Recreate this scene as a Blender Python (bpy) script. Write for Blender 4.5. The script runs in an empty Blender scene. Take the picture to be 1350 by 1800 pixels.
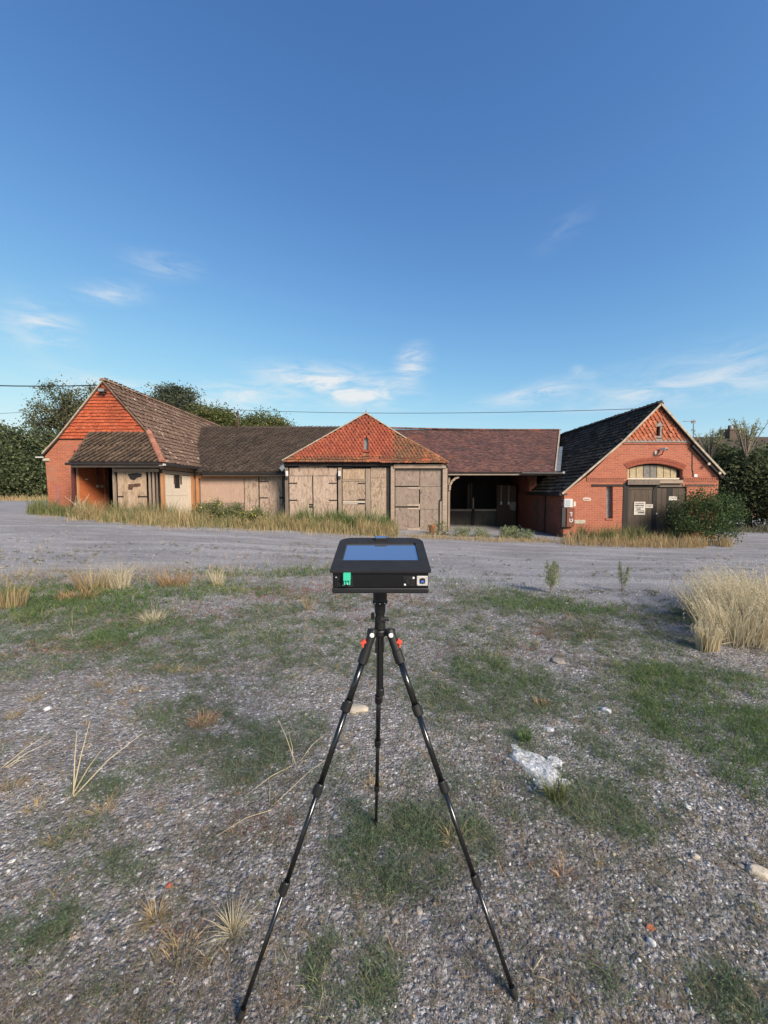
import bpy, bmesh, math, random
import numpy as np
from mathutils import Vector, Matrix
from mathutils.geometry import tessellate_polygon

S = bpy.context.scene
R = math.radians
# ------------------------------------------------------------------ camera
CAMH = 1.5
PITCH = math.atan(35 / 676)
cam_d = bpy.data.cameras.new('camera')
cam_d.sensor_fit = 'VERTICAL'; cam_d.sensor_height = 36.0; cam_d.sensor_width = 27.0
cam_d.lens = 676 / 1800 * 36.0
cam_d.clip_start = 0.05; cam_d.clip_end = 3000
cam = bpy.data.objects.new('camera', cam_d); S.collection.objects.link(cam)
cam.location = (0, 0, CAMH); cam.rotation_euler = (R(90) - PITCH, 0, 0)
S.camera = cam
# ------------------------------------------------------------------ world and sun
SUN_AZ, SUN_EL = R(140), R(32)          # clockwise from +Y (the view direction): a soft late sun behind the camera, to the right
W = bpy.data.worlds.new('World'); S.world = W; W.use_nodes = True
SKY_STR = 0.15
EXPO = 1.1
def build_world():
    nt = W.node_tree; nt.nodes.clear()
    n = lambda t: nt.nodes.new(t)
    L = nt.links.new
    def m(op, a, b=None, c=None):
        k = n('ShaderNodeMath'); k.operation = op
        for i, v in enumerate((a, b, c)):
            if v is None: continue
            if isinstance(v, (int, float)): k.inputs[i].default_value = v
            else: L(v, k.inputs[i])
        return k.outputs[0]
    sky = n('ShaderNodeTexSky'); sky.sky_type = 'NISHITA'; sky.sun_disc = False
    sky.sun_elevation = SUN_EL; sky.sun_rotation = SUN_AZ
    sky.air_density = 1.0; sky.dust_density = 0.25; sky.ozone_density = 6.0
    # film-like shoulder, the same for every direction, so that the bright horizon does not clip
    A = .95 / (SKY_STR * 2 ** EXPO); B = 2.85
    sp = n('ShaderNodeSeparateColor'); L(sky.outputs[0], sp.inputs[0]); cb = n('ShaderNodeCombineColor')
    for i in range(3):
        x = m('POWER', m('DIVIDE', sp.outputs[i], B), 1.42)
        L(m('MULTIPLY', m('SUBTRACT', 1.0, m('EXPONENT', m('MULTIPLY', x, -1.0))), A), cb.inputs[i])
    # thin high cloud: stretched noise in (azimuth, elevation), gathered into wisps
    tc = n('ShaderNodeTexCoord'); sx = n('ShaderNodeSeparateXYZ'); L(tc.outputs['Generated'], sx.inputs[0])
    X, Y, Z = sx.outputs
    ae = n('ShaderNodeCombineXYZ'); L(m('ARCTAN2', X, Y), ae.inputs[0]); L(m('ARCSINE', Z), ae.inputs[1])
    mp = n('ShaderNodeMapping'); L(ae.outputs[0], mp.inputs[0]); mp.inputs[2].default_value = (0, 0, R(-8)); mp.inputs[3].default_value = (9, 34, 1)
    nz = n('ShaderNodeTexNoise'); nz.inputs['Scale'].default_value = 1.0; nz.inputs['Detail'].default_value = 8
    nz.inputs['Roughness'].default_value = 0.62; nz.inputs['Distortion'].default_value = 0.9
    L(mp.outputs[0], nz.inputs['Vector'])
    total = 0.0
    # (azimuth, elevation, half widths, tilt: degrees; strength)
    W_ = [(4.2, 18.0, 4.5, 3.6, 35, .9), (-8.0, 15.6, 17, 3.6, -3, .95), (-3, 13.6, 12, 3.2, 0, .7), (21, 13.2, 13, 2.4, 9, .6),
          (42, 13, 16, 5, -5, .32), (27, 15.2, 2.8, 1.2, -30, .35), (-41, 17.5, 6, 4.6, -10, .6), (-31, 11.5, 17, 3.4, -5, .8), (-34.5, 22.5, 7.5, 1.9, 14, .42),
          (-29, 26.5, 7, 2.2, 5, .28), (24.5, 31, 6, 2.2, 22, .10), (-20, 13, 13, 3.0, 0, .6), (34, 11.5, 18, 3.0, 0, .45),
          (85, 16, 25, 6, 4, .8), (-85, 20, 22, 6, 5, .8), (160, 25, 25, 8, 5, .7)]
    for a0, e0, wa, we, tl, st in W_:
        k = n('ShaderNodeMapping'); k.vector_type = 'TEXTURE'; L(ae.outputs[0], k.inputs[0])
        k.inputs[1].default_value = (R(a0), R(e0), 0); k.inputs[2].default_value = (0, 0, R(tl)); k.inputs[3].default_value = (R(wa), R(we), 1)
        g = n('ShaderNodeTexGradient'); g.gradient_type = 'QUADRATIC_SPHERE'; L(k.outputs[0], g.inputs[0])
        total = m('MULTIPLY_ADD', g.outputs['Fac'], st, total)
    rmp = n('ShaderNodeMapRange'); rmp.interpolation_type = 'SMOOTHSTEP'
    L(nz.outputs[0], rmp.inputs[0]); rmp.inputs[1].default_value = .30; rmp.inputs[2].default_value = .72
    fac = m('MINIMUM', m('MULTIPLY', m('MULTIPLY', total, rmp.outputs[0]), 1.7), .85)
    mix = n('ShaderNodeMix'); mix.data_type = 'RGBA'
    L(fac, mix.inputs[0]); L(cb.outputs[0], mix.inputs[6]); mix.inputs[7].default_value = (.93 * A, .93 * A, .92 * A, 1)
    bg = n('ShaderNodeBackground'); bg.inputs[1].default_value = SKY_STR
    L(mix.outputs[2], bg.inputs[0]); o = n('ShaderNodeOutputWorld'); L(bg.outputs[0], o.inputs[0])
build_world()
sun_d = bpy.data.lights.new('sun', 'SUN'); sun_d.energy = 3.3; sun_d.angle = R(20); sun_d.color = (1.0, .86, .71)
sun = bpy.data.objects.new('sun', sun_d); S.collection.objects.link(sun)
_to = Vector((math.sin(SUN_AZ) * math.cos(SUN_EL), math.cos(SUN_AZ) * math.cos(SUN_EL), math.sin(SUN_EL)))
sun.rotation_euler = _to.to_track_quat('Z', 'Y').to_euler()
S.view_settings.view_transform = 'Standard'; S.view_settings.look = 'None'
S.view_settings.exposure = EXPO; S.view_settings.gamma = 1.0; S.view_settings.use_curve_mapping = False
S.render.engine = 'CYCLES'
S.cycles.use_denoising = True
S.cycles.max_bounces = 6; S.cycles.diffuse_bounces = 3; S.cycles.glossy_bounces = 3
S.cycles.transmission_bounces = 3; S.cycles.transparent_max_bounces = 6

# ------------------------------------------------------------------ helpers
def P(px, py, Y):
    """the world point at distance Y in front of the camera for a place in the photograph"""
    a = (px - 675) / 676; b = (900 - py) / 676
    dy = math.cos(PITCH) + b * math.sin(PITCH); dz = -math.sin(PITCH) + b * math.cos(PITCH)
    t = Y / dy
    return Vector((a * t, Y, CAMH + dz * t))
def vnoise(x, y, seed=0):
    x = np.asarray(x, float); y = np.asarray(y, float)
    xi = np.floor(x).astype(np.int64); yi = np.floor(y).astype(np.int64)
    fx = x - xi; fy = y - yi
    fx = fx * fx * (3 - 2 * fx); fy = fy * fy * (3 - 2 * fy)
    def h(a, b):
        n = (a * 374761393 + b * 668265263 + seed * 974711) & 0x7fffffff
        n = ((n ^ (n >> 13)) * 1274126177) & 0x7fffffff
        n = n ^ (n >> 16)
        return (n & 0xffff) / 65535.0
    return (h(xi, yi) * (1 - fx) + h(xi + 1, yi) * fx) * (1 - fy) + (h(xi, yi + 1) * (1 - fx) + h(xi + 1, yi + 1) * fx) * fy
def fbm(x, y, seed=0, o=4):
    s = 0; a = .5; t = 0
    for i in range(o):
        s = s + a * vnoise(np.asarray(x) * 2 ** i + 17.3 * i, np.asarray(y) * 2 ** i - 9.1 * i, seed + i); t += a; a *= .5
    return s / t
def sstep(a, b, x):
    t = np.clip((np.asarray(x, float) - a) / (b - a), 0, 1); return t * t * (3 - 2 * t)
def ground(x, y):
    x = np.asarray(x, float); y = np.asarray(y, float)
    zb = np.interp(x, [-60, -25, -14, -9, -4, 0, 4, 8, 14, 60], [.9, .8, .58, .40, .08, -.17, -.30, -.38, -.42, -.5])
    z = zb * sstep(2.5, 14.5, y)
    near = 1 - sstep(9, 16, y)
    z = z + near * (.05 * (fbm(x * .9, y * .9, 3, 3) - .5) + .016 * (fbm(x * 6, y * 6, 8, 3) - .5))
    z = z + (1 - near) * .05 * (fbm(x * .5, y * .5, 21, 3) - .5)
    z = z + .008 * (fbm(x * 19, y * 19, 31, 2) - .5) * (1 - sstep(4, 7, y))
    return z
def gz(x, y): return float(ground(x, y))
def G(px, py):
    """the ground point for a place in the photograph"""
    d = P(px, py, 1.0) - Vector((0, 0, CAMH))
    lo, hi = .5, 200.0
    for _ in range(50):
        mid = (lo + hi) / 2
        if CAMH + d.z * mid > gz(d.x * mid, mid): lo = mid
        else: hi = mid
    return Vector((d.x * lo, lo, gz(d.x * lo, lo)))

C = S.collection
def tag(o, label=None, cat=None, group=None, kind=None):
    if label: o['label'] = label
    if cat: o['category'] = cat
    if group: o['group'] = group
    if kind: o['kind'] = kind
    return o
def thing(name, label, cat, loc=(0, 0, 0), group=None):
    o = bpy.data.objects.new(name, None); C.objects.link(o); o.location = loc; o.empty_display_size = .2
    return tag(o, label, cat, group)
class MB:
    """collects faces; build() links them as ONE mesh object. Coordinates are world coordinates."""
    def __init__(s): s.v = []; s.f = []; s.r = []
    def add(s, vs, fs, r=None):
        b = len(s.v); s.v += [tuple(v) for v in vs]; s.f += [tuple(b + i for i in f) for f in fs]
        r = random.random() if r is None else r
        s.r += [r] * len(fs); return s
    def box(s, x0, x1, y0, y1, z0, z1, r=None):
        return s.add([(x0, y0, z0), (x1, y0, z0), (x1, y1, z0), (x0, y1, z0), (x0, y0, z1), (x1, y0, z1), (x1, y1, z1), (x0, y1, z1)],
              [(0, 3, 2, 1), (4, 5, 6, 7), (0, 1, 5, 4), (1, 2, 6, 5), (2, 3, 7, 6), (3, 0, 4, 7)], r)
    def pbox(s, px0, py0, px1, py1, Y, th, r=None):
        a = P(px0, py0, Y); b = P(px1, py1, Y)
        return s.box(min(a.x, b.x), max(a.x, b.x), Y, Y + th, min(a.z, b.z), max(a.z, b.z), r)
    def bar(s, a, b, w, h, up=(0, 0, 1), r=None):
        a = Vector(a); b = Vector(b); d = (b - a).normalized(); sd = d.cross(Vector(up)).normalized(); u = sd.cross(d)
        vs = []
        for p in (a, b):
            for i, j in ((-1, -1), (1, -1), (1, 1), (-1, 1)): vs.append(p + sd * (i * w / 2) + u * (j * h / 2))
        return s.add(vs, [(0, 3, 2, 1), (4, 5, 6, 7), (0, 1, 5, 4), (1, 2, 6, 5), (2, 3, 7, 6), (3, 0, 4, 7)], r)
    def tube(s, pts, rad, n=8, r=None, cap=True):
        pts = [Vector(p) for p in pts]; m = len(pts)
        if not hasattr(rad, '__len__'): rad = [rad] * m
        vs = []; fs = []
        ref = None
        for i, p in enumerate(pts):
            d = (pts[min(i + 1, m - 1)] - pts[max(i - 1, 0)]).normalized()
            if ref is None: ref = d.orthogonal().normalized()
            ref = (ref - d * ref.dot(d)).normalized(); q = d.cross(ref)
            for k in range(n):
                a = 2 * math.pi * k / n; vs.append(p + (ref * math.cos(a) + q * math.sin(a)) * rad[i])
        for i in range(m - 1):
            for k in range(n): fs.append((i * n + k, i * n + (k + 1) % n, (i + 1) * n + (k + 1) % n, (i + 1) * n + k))
        if cap: fs.append(tuple(range(n - 1, -1, -1))); fs.append(tuple((m - 1) * n + k for k in range(n)))
        return s.add(vs, fs, r)
    def lathe(s, prof, c, n=20, axis='Z', r=None):
        """prof: (radius, height) pairs about a vertical axis through c"""
        vs = []; fs = []; m = len(prof)
        for rr, h in prof:
            for k in range(n):
                a = 2 * math.pi * k / n
                if axis == 'Z': vs.append((c[0] + rr * math.cos(a), c[1] + rr * math.sin(a), c[2] + h))
                else: vs.append((c[0] + rr * math.cos(a), c[1] - h, c[2] + rr * math.sin(a)))
        for i in range(m - 1):
            for k in range(n): fs.append((i * n + k, i * n + (k + 1) % n, (i + 1) * n + (k + 1) % n, (i + 1) * n + k))
        fs.append(tuple(range(n - 1, -1, -1))); fs.append(tuple((m - 1) * n + k for k in range(n)))
        return s.add(vs, fs, r)
    def prism(s, poly, holes, y0, y1, plane='XZ', r=None):
        """a slab with an outline (and holes): poly in (x, z) for a wall facing the camera, (y, z) for 'YZ', (x, y) for 'XY'"""
        rings = [poly] + list(holes)
        flat = [p for g in rings for p in g]
        tr = tessellate_polygon([[Vector((a, b, 0)) for a, b in g] for g in rings])
        mk = {'XZ': lambda a, b, d: (a, d, b), 'YZ': lambda a, b, d: (d, a, b), 'XY': lambda a, b, d: (a, b, d)}[plane]
        n = len(flat); vs = [mk(a, b, y0) for a, b in flat] + [mk(a, b, y1) for a, b in flat]
        fs = [tuple(t) for t in tr] + [tuple(n + i for i in reversed(t)) for t in tr]
        b0 = 0
        for g in rings:
            k = len(g)
            for i in range(k): fs.append((b0 + i, b0 + (i + 1) % k, n + b0 + (i + 1) % k, n + b0 + i))
            b0 += k
        return s.add(vs, fs, r)
    def build(s, name, mat, parent=None, smooth=False, bevel=0, kind=None, fix=True):
        me = bpy.data.meshes.new(name); me.from_pydata(s.v, [], s.f)
        if fix:
            bm = bmesh.new(); bm.from_mesh(me); bmesh.ops.recalc_face_normals(bm, faces=bm.faces); bm.to_mesh(me); bm.free()
        at = me.attributes.new('rnd', 'FLOAT', 'FACE'); at.data.foreach_set('value', s.r)
        me.materials.append(M[mat] if isinstance(mat, str) else mat)
        if smooth: me.polygons.foreach_set('use_smooth', [True] * len(me.polygons))
        o = bpy.data.objects.new(name, me); C.objects.link(o)
        if parent is not None:
            o.parent = parent; w = parent; off = Vector((0, 0, 0))
            while w is not None: off += w.location; w = w.parent
            me.transform(Matrix.Translation(-off))
        if bevel:
            b = o.modifiers.new('bevel', 'BEVEL'); b.width = bevel; b.segments = 2; b.limit_method = 'ANGLE'
        if kind: o['kind'] = kind
        return o
def npmesh(name, verts, faces, rnd, mat, parent=None, smooth=False, kind=None):
    """verts (n,3), faces (m,k) arrays, rnd per vertex"""
    me = bpy.data.meshes.new(name); n, (m, k) = len(verts), faces.shape
    me.vertices.add(n); me.vertices.foreach_set('co', np.ascontiguousarray(verts, np.float32).ravel())
    me.loops.add(m * k); me.loops.foreach_set('vertex_index', np.ascontiguousarray(faces, np.int32).ravel())
    me.polygons.add(m); me.polygons.foreach_set('loop_start', np.arange(m, dtype=np.int32) * k)
    me.update(calc_edges=True)
    at = me.attributes.new('rnd', 'FLOAT', 'POINT'); at.data.foreach_set('value', np.ascontiguousarray(rnd, np.float32))
    me.materials.append(M[mat])
    if smooth: me.polygons.foreach_set('use_smooth', np.ones(m, bool))
    o = bpy.data.objects.new(name, me); C.objects.link(o)
    if parent is not None:
        o.parent = parent; me.transform(Matrix.Translation(-parent.location))
    if kind: o['kind'] = kind
    return o
def join(parts):
    """join (verts, faces, rnd) triples"""
    V = []; F = []; Q = []; b = 0
    for v, f, q in parts:
        V.append(v); F.append(f + b); Q.append(q); b += len(v)
    return np.concatenate(V), np.concatenate(F), np.concatenate(Q)

# ------------------------------------------------------------------ materials
M = {}
class NT:
    def __init__(s, name):
        s.m = bpy.data.materials.new(name); s.m.use_nodes = True; M[name] = s.m
        s.t = s.m.node_tree; s.b = s.t.nodes['Principled BSDF']; s.out = s.t.nodes['Material Output']
        s.b.inputs['Roughness'].default_value = .9; s.b.inputs['Specular IOR Level'].default_value = .3
    def n(s, t, **kw):
        k = s.t.nodes.new(t)
        for a, v in kw.items(): setattr(k, a, v)
        return k
    def L(s, a, b): s.t.links.new(a, b)
    def set(s, sock, v):
        if isinstance(v, bpy.types.NodeSocket): s.L(v, sock)
        elif isinstance(v, (tuple, list)) and len(v) == 3 and sock.type == 'RGBA': sock.default_value = (*v, 1)
        else: sock.default_value = v
    def math(s, op, a, b=None, c=None, clamp=False):
        k = s.n('ShaderNodeMath', operation=op, use_clamp=clamp)
        for i, v in enumerate((a, b, c)):
            if v is not None: s.set(k.inputs[i], v)
        return k.outputs[0]
    def pos(s): return s.n('ShaderNodeNewGeometry').outputs['Position']
    def map(s, v, scale=(1, 1, 1), loc=(0, 0, 0), rot=(0, 0, 0)):
        k = s.n('ShaderNodeMapping'); s.L(v, k.inputs[0]); k.inputs[1].default_value = loc; k.inputs[2].default_value = rot; k.inputs[3].default_value = scale
        return k.outputs[0]
    def noise(s, v, scale, detail=4, rough=.55, dist=0, out=0):
        k = s.n('ShaderNodeTexNoise'); s.L(v, k.inputs['Vector']); k.inputs['Scale'].default_value = scale
        k.inputs['Detail'].default_value = detail; k.inputs['Roughness'].default_value = rough; k.inputs['Distortion'].default_value = dist
        return k.outputs[out]
    def vor(s, v, scale, out='Distance', feat='F1', rand=1.0):
        k = s.n('ShaderNodeTexVoronoi', feature=feat); s.L(v, k.inputs['Vector']); k.inputs['Scale'].default_value = scale; k.inputs['Randomness'].default_value = rand
        return k.outputs[out]
    def ramp(s, f, stops, interp='LINEAR'):
        k = s.n('ShaderNodeValToRGB'); k.color_ramp.interpolation = interp; e = k.color_ramp.elements
        while len(e) < len(stops): e.new(.5)
        for i, (p, c) in enumerate(stops):
            e[i].position = p; e[i].color = (*c, 1) if hasattr(c, '__len__') else (c, c, c, 1)
        s.set(k.inputs[0], f); return k.outputs[0]
    def mr(s, f, a, b, c=0.0, d=1.0, smooth=True):
        k = s.n('ShaderNodeMapRange', interpolation_type='SMOOTHSTEP' if smooth else 'LINEAR'); s.set(k.inputs[0], f)
        for i, v in enumerate((a, b, c, d)): s.set(k.inputs[1 + i], v)
        return k.outputs[0]
    def mix(s, f, a, b, mode='MIX'):
        k = s.n('ShaderNodeMix', data_type='RGBA', blend_type=mode); s.set(k.inputs[0], f); s.set(k.inputs[6], a); s.set(k.inputs[7], b)
        return k.outputs[2]
    def attr(s, name='rnd'): return s.n('ShaderNodeAttribute', attribute_name=name).outputs['Fac']
    def objrand(s): return s.n('ShaderNodeObjectInfo').outputs['Random']
    def bump(s, h, strength=.5, dist=.01, prev=None):
        k = s.n('ShaderNodeBump'); k.inputs['Strength'].default_value = strength; k.inputs['Distance'].default_value = dist
        s.L(h, k.inputs['Height'])
        if prev: s.L(prev, k.inputs['Normal'])
        s.L(k.outputs[0], s.b.inputs['Normal']); return k.outputs[0]
    def col(s, c): s.set(s.b.inputs['Base Color'], c)
    def rough(s, v): s.set(s.b.inputs['Roughness'], v)
    def wallvec(s):
        p = s.pos(); x = s.n('ShaderNodeSeparateXYZ'); s.L(p, x.inputs[0]); c = s.n('ShaderNodeCombineXYZ')
        s.L(s.math('ADD', x.outputs[0], x.outputs[1]), c.inputs[0]); s.L(x.outputs[2], c.inputs[1]); return c.outputs[0]

def brick_mat(name, c1, c2, mortar, stain, light, mamt=.85):
    t = NT(name); v = t.wallvec(); p = t.pos()
    k = t.n('ShaderNodeTexBrick', offset=.5); t.L(v, k.inputs['Vector'])
    k.inputs['Scale'].default_value = 1; k.inputs['Brick Width'].default_value = .225; k.inputs['Row Height'].default_value = .075
    k.inputs['Mortar Size'].default_value = .0085; k.inputs['Mortar Smooth'].default_value = .3; k.inputs['Bias'].default_value = -.1
    t.set(k.inputs['Color1'], c1); t.set(k.inputs['Color2'], c2); t.set(k.inputs['Mortar'], mortar)
    c = t.mix(t.mr(t.noise(p, 9, 3), .35, .7), k.outputs[0], light)
    c = t.mix(mamt, c, k.outputs[0])
    c = t.mix(t.mr(t.noise(p, .9, 6, .65), .52, .72), c, stain)
    c = t.mix(t.mr(t.noise(p, 34, 3), .62, .75, 0, .55), c, tuple(x * .45 for x in c1))
    t.col(c)
    h = t.math('SUBTRACT', 1, k.outputs[1]); h = t.math('ADD', h, t.math('MULTIPLY', t.noise(p, 60, 3), .5))
    t.bump(h, .9, .012); t.rough(.92); return t
brick_mat('brick_left', (.40, .115, .058), (.29, .080, .044), (.40, .24, .16), (.35, .165, .105), (.47, .17, .095))
brick_mat('brick_right', (.39, .118, .068), (.30, .085, .050), (.42, .25, .17), (.34, .15, .10), (.45, .175, .11))
brick_mat('brick_shed_shade', (.22, .060, .036), (.15, .045, .03), (.24, .15, .11), (.10, .05, .04), (.27, .09, .06))  # darker brick: shade of the shed and left-facing wall put into the colour
brick_mat('brick_recess_sunlit', (.52, .12, .035), (.44, .10, .03), (.40, .18, .09), (.45, .14, .06), (.56, .19, .08))  # brighter, more orange brick: sunlight on the porch cheek put into the colour

def tile_mat(name, stops, lichen, lam=.62, moss=None, dark=(.03, .025, .022), lsc=26, patch=None):
    t = NT(name); p = t.pos(); r = t.attr()
    c = t.ramp(r, stops)
    c = t.mix(t.mr(t.noise(p, .75, 5, .6), .45, .7, 0, .7), c, dark)
    if patch: c = t.mix(t.mr(t.noise(p, .55, 4, .6), patch[1], patch[1] + .12, 0, .8), c, patch[0])
    c = t.mix(t.mr(t.noise(p, 14, 4), .5, .75, 0, .5), c, dark)
    if moss: c = t.mix(t.mr(t.noise(p, 3.1, 5, .7), .56, .68, 0, .8), c, moss)
    if lichen: c = t.mix(t.mr(t.noise(t.map(p, loc=(3, 7, 1)), lsc * .45, 3, .6), lam, lam + .05), c, lichen)
    t.col(c); t.bump(t.noise(p, 55, 4), .4, .01); t.rough(.9); return t
tile_mat('tile_gable_left', [(0, (.33, .070, .030)), (.55, (.39, .088, .038)), (.9, (.44, .11, .05)), (1, (.19, .055, .035))], None, dark=(.20, .05, .026))
tile_mat('tile_club', [(0, (.235, .058, .034)), (.5, (.29, .072, .041)), (.9, (.34, .094, .052)), (1, (.16, .052, .036))], (.33, .17, .11), .66, dark=(.17, .055, .036))
tile_mat('tile_club_old', [(0, (.16, .07, .04)), (.5, (.23, .09, .045)), (.8, (.28, .12, .06)), (.93, (.30, .11, .05)), (1, (.5, .12, .04))], (.30, .23, .14), .64, moss=(.13, .10, .05), dark=(.10, .06, .04))
tile_mat('tile_club_right', [(0, (.30, .08, .04)), (.5, (.38, .11, .055)), (.8, (.46, .16, .085)), (1, (.2, .07, .04))], (.42, .30, .2), .68, dark=(.2, .075, .045))
tile_mat('tile_brown', [(0, (.10, .062, .044)), (.5, (.135, .085, .06)), (.9, (.17, .11, .08)), (1, (.09, .055, .04))], (.50, .46, .38), .635, moss=(.11, .082, .05), dark=(.075, .047, .034), lsc=17)
tile_mat('tile_dark', [(0, (.045, .033, .026)), (.5, (.068, .05, .038)), (.9, (.09, .065, .05)), (1, (.035, .028, .024))], (.38, .34, .28), .68, moss=(.06, .052, .033), dark=(.035, .027, .022), lsc=30)
tile_mat('tile_pent', [(0, (.062, .043, .031)), (.5, (.09, .062, .043)), (.9, (.115, .08, .057)), (1, (.05, .037, .028))], (.36, .29, .19), .69, moss=(.10, .07, .04), dark=(.05, .035, .026))
tile_mat('tile_plum', [(0, (.066, .036, .034)), (.35, (.10, .050, .045)), (.7, (.14, .066, .056)), (.92, (.20, .09, .068)), (1, (.05, .036, .034))], (.26, .18, .15), .63, moss=(.10, .072, .05), dark=(.066, .040, .037), patch=((.21, .078, .048), .56))
tile_mat('tile_black', [(0, (.030, .027, .024)), (.5, (.050, .044, .038)), (.9, (.078, .067, .056)), (1, (.025, .022, .02))], (.24, .22, .19), .66, moss=(.040, .034, .022), dark=(.018, .016, .014), lsc=20).b.inputs['Specular IOR Level'].default_value = .08
tile_mat('tile_ridge', [(0, (.14, .095, .07)), (.6, (.21, .14, .10)), (1, (.28, .16, .10))], (.42, .36, .27), .6, dark=(.09, .06, .045))
tile_mat('tile_ridge_red', [(0, (.22, .08, .05)), (.6, (.30, .12, .075)), (1, (.36, .17, .11))], (.42, .3, .2), .62, dark=(.16, .08, .055))

def wood_mat(name, a, b, dark, grain=(18, 18, 1.6), stain=.5, stain_col=(.05, .035, .025), bump=.5, rough=.85):
    t = NT(name); p = t.pos(); o = t.objrand()
    k = t.n('ShaderNodeVectorMath', operation='ADD'); t.L(p, k.inputs[0])
    cc = t.n('ShaderNodeCombineXYZ'); t.L(t.math('MULTIPLY', o, 37.0), cc.inputs[0]); t.L(t.math('MULTIPLY', o, 11.0), cc.inputs[2]); t.L(cc.outputs[0], k.inputs[1])
    v = k.outputs[0]
    g = t.noise(t.map(v, grain), 1.0, 5, .6, .6)
    c = t.mix(t.mr(g, .3, .7), a, b)
    c = t.mix(t.mr(t.noise(t.map(v, tuple(q * 3 for q in grain)), 1.0, 4, .6), .56, .70, 0, .7), c, dark)
    c = t.mix(t.mr(t.noise(v, 1.7, 6, .7), 1 - stain, 1.22 - stain, 0, .85), c, stain_col)
    t.col(c); t.rough(rough); t.bump(g, bump, .008); return t
wood_mat('wood_grey', (.30, .235, .18), (.22, .17, .135), (.10, .075, .06), stain=.42, stain_col=(.11, .085, .07))
wood_mat('wood_grey_dark', (.19, .15, .12), (.14, .11, .09), (.06, .045, .04), stain=.46, stain_col=(.06, .05, .042))
wood_mat('wood_beam', (.36, .28, .21), (.27, .205, .155), (.13, .09, .07), grain=(1.5, 14, 18), stain=.42, stain_col=(.12, .09, .07))
wood_mat('wood_black', (.034, .030, .028), (.024, .022, .021), (.012, .011, .011), stain=.38, stain_col=(.05, .042, .038))
wood_mat('wood_door_dark', (.105, .078, .056), (.066, .05, .038), (.028, .022, .018), stain=.44, stain_col=(.16, .12, .085))
wood_mat('wood_white', (.58, .50, .40), (.50, .43, .345), (.36, .29, .23), stain=.40, stain_col=(.30, .235, .18), bump=.25)
wood_mat('wood_orange', (.42, .21, .10), (.33, .155, .07), (.17, .08, .04), stain=.42, stain_col=(.14, .075, .045))
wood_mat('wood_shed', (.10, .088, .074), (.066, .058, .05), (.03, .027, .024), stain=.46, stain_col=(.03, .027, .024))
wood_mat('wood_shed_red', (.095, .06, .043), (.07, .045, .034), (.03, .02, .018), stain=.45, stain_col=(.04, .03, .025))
wood_mat('wood_rail', (.32, .28, .23), (.24, .21, .175), (.12, .1, .08), grain=(1.5, 14, 18), stain=.38)

def ply_mat(name, base, line, pale, stain_col, stain=.40, scale=1.0, contrast=.95, mottle=0.0):
    """plywood: growth rings cut by the veneer knife, as contour lines of a stretched noise"""
    t = NT(name); p = t.pos(); o = t.objrand()
    k = t.n('ShaderNodeVectorMath', operation='ADD'); t.L(p, k.inputs[0])
    cc = t.n('ShaderNodeCombineXYZ'); t.L(t.math('MULTIPLY', o, 53.0), cc.inputs[0]); t.L(t.math('MULTIPLY', o, 29.0), cc.inputs[2]); t.L(cc.outputs[0], k.inputs[1]); v = k.outputs[0]
    f = t.noise(t.map(v, (2.3 * scale, 2.3 * scale, .62 * scale)), 1.0, 2.2, .5, .9)
    ring = t.math('PINGPONG', t.math('MULTIPLY', f, 19.0), 1.0)
    c = t.mix(t.mr(ring, .50, .95, 0, contrast), base, line)
    c = t.mix(t.mr(t.noise(t.map(v, (30, 30, 3)), 1, 4), .4, .75, 0, .4), c, pale)
    c = t.mix(t.mr(t.noise(v, 1.6, 6, .72), 1 - stain, 1.25 - stain, 0, .8), c, stain_col)
    if mottle: c = t.mix(t.mr(t.noise(t.map(v, (9, 9, 5)), 1, 6, .7), .52, .66, 0, mottle), c, tuple(q * .45 for q in line))
    c = t.mix(t.mr(t.noise(t.map(v, (7, 7, 3.4), (3, 1, 2)), 1, 7, .75), .58, .66, 0, .55), c, tuple(min(.75, q * 1.18 + .03) for q in pale))
    c = t.mix(t.mr(t.noise(t.map(v, (2.4, 2.4, .5), (9, 1, 2)), 1, 6, .7), .55, .72, 0, .5), c, tuple(q * .62 for q in stain_col))
    t.col(c); t.rough(.85); t.bump(ring, .25, .006); return t
ply_mat('ply', (.375, .28, .215), (.205, .138, .098), (.44, .34, .265), (.22, .17, .14), stain=.48, mottle=.4)
ply_mat('ply_pale', (.40, .305, .24), (.25, .172, .125), (.47, .37, .29), (.25, .195, .16), stain=.47, mottle=.35)
ply_mat('ply_worn', (.345, .26, .195), (.22, .155, .105), (.44, .335, .24), (.155, .115, .085), stain=.46, mottle=.7)
ply_mat('ply_grey', (.245, .19, .155), (.165, .125, .10), (.31, .245, .19), (.115, .09, .075), stain=.46, contrast=.45, mottle=.6)
ply_mat('ply_pink', (.36, .25, .19), (.30, .185, .13), (.47, .34, .26), (.29, .19, .145), stain=.46, contrast=.25)
ply_mat('ply_smoked', (.37, .27, .19), (.28, .19, .12), (.5, .38, .26), (.06, .045, .035), stain=.47)

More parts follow.
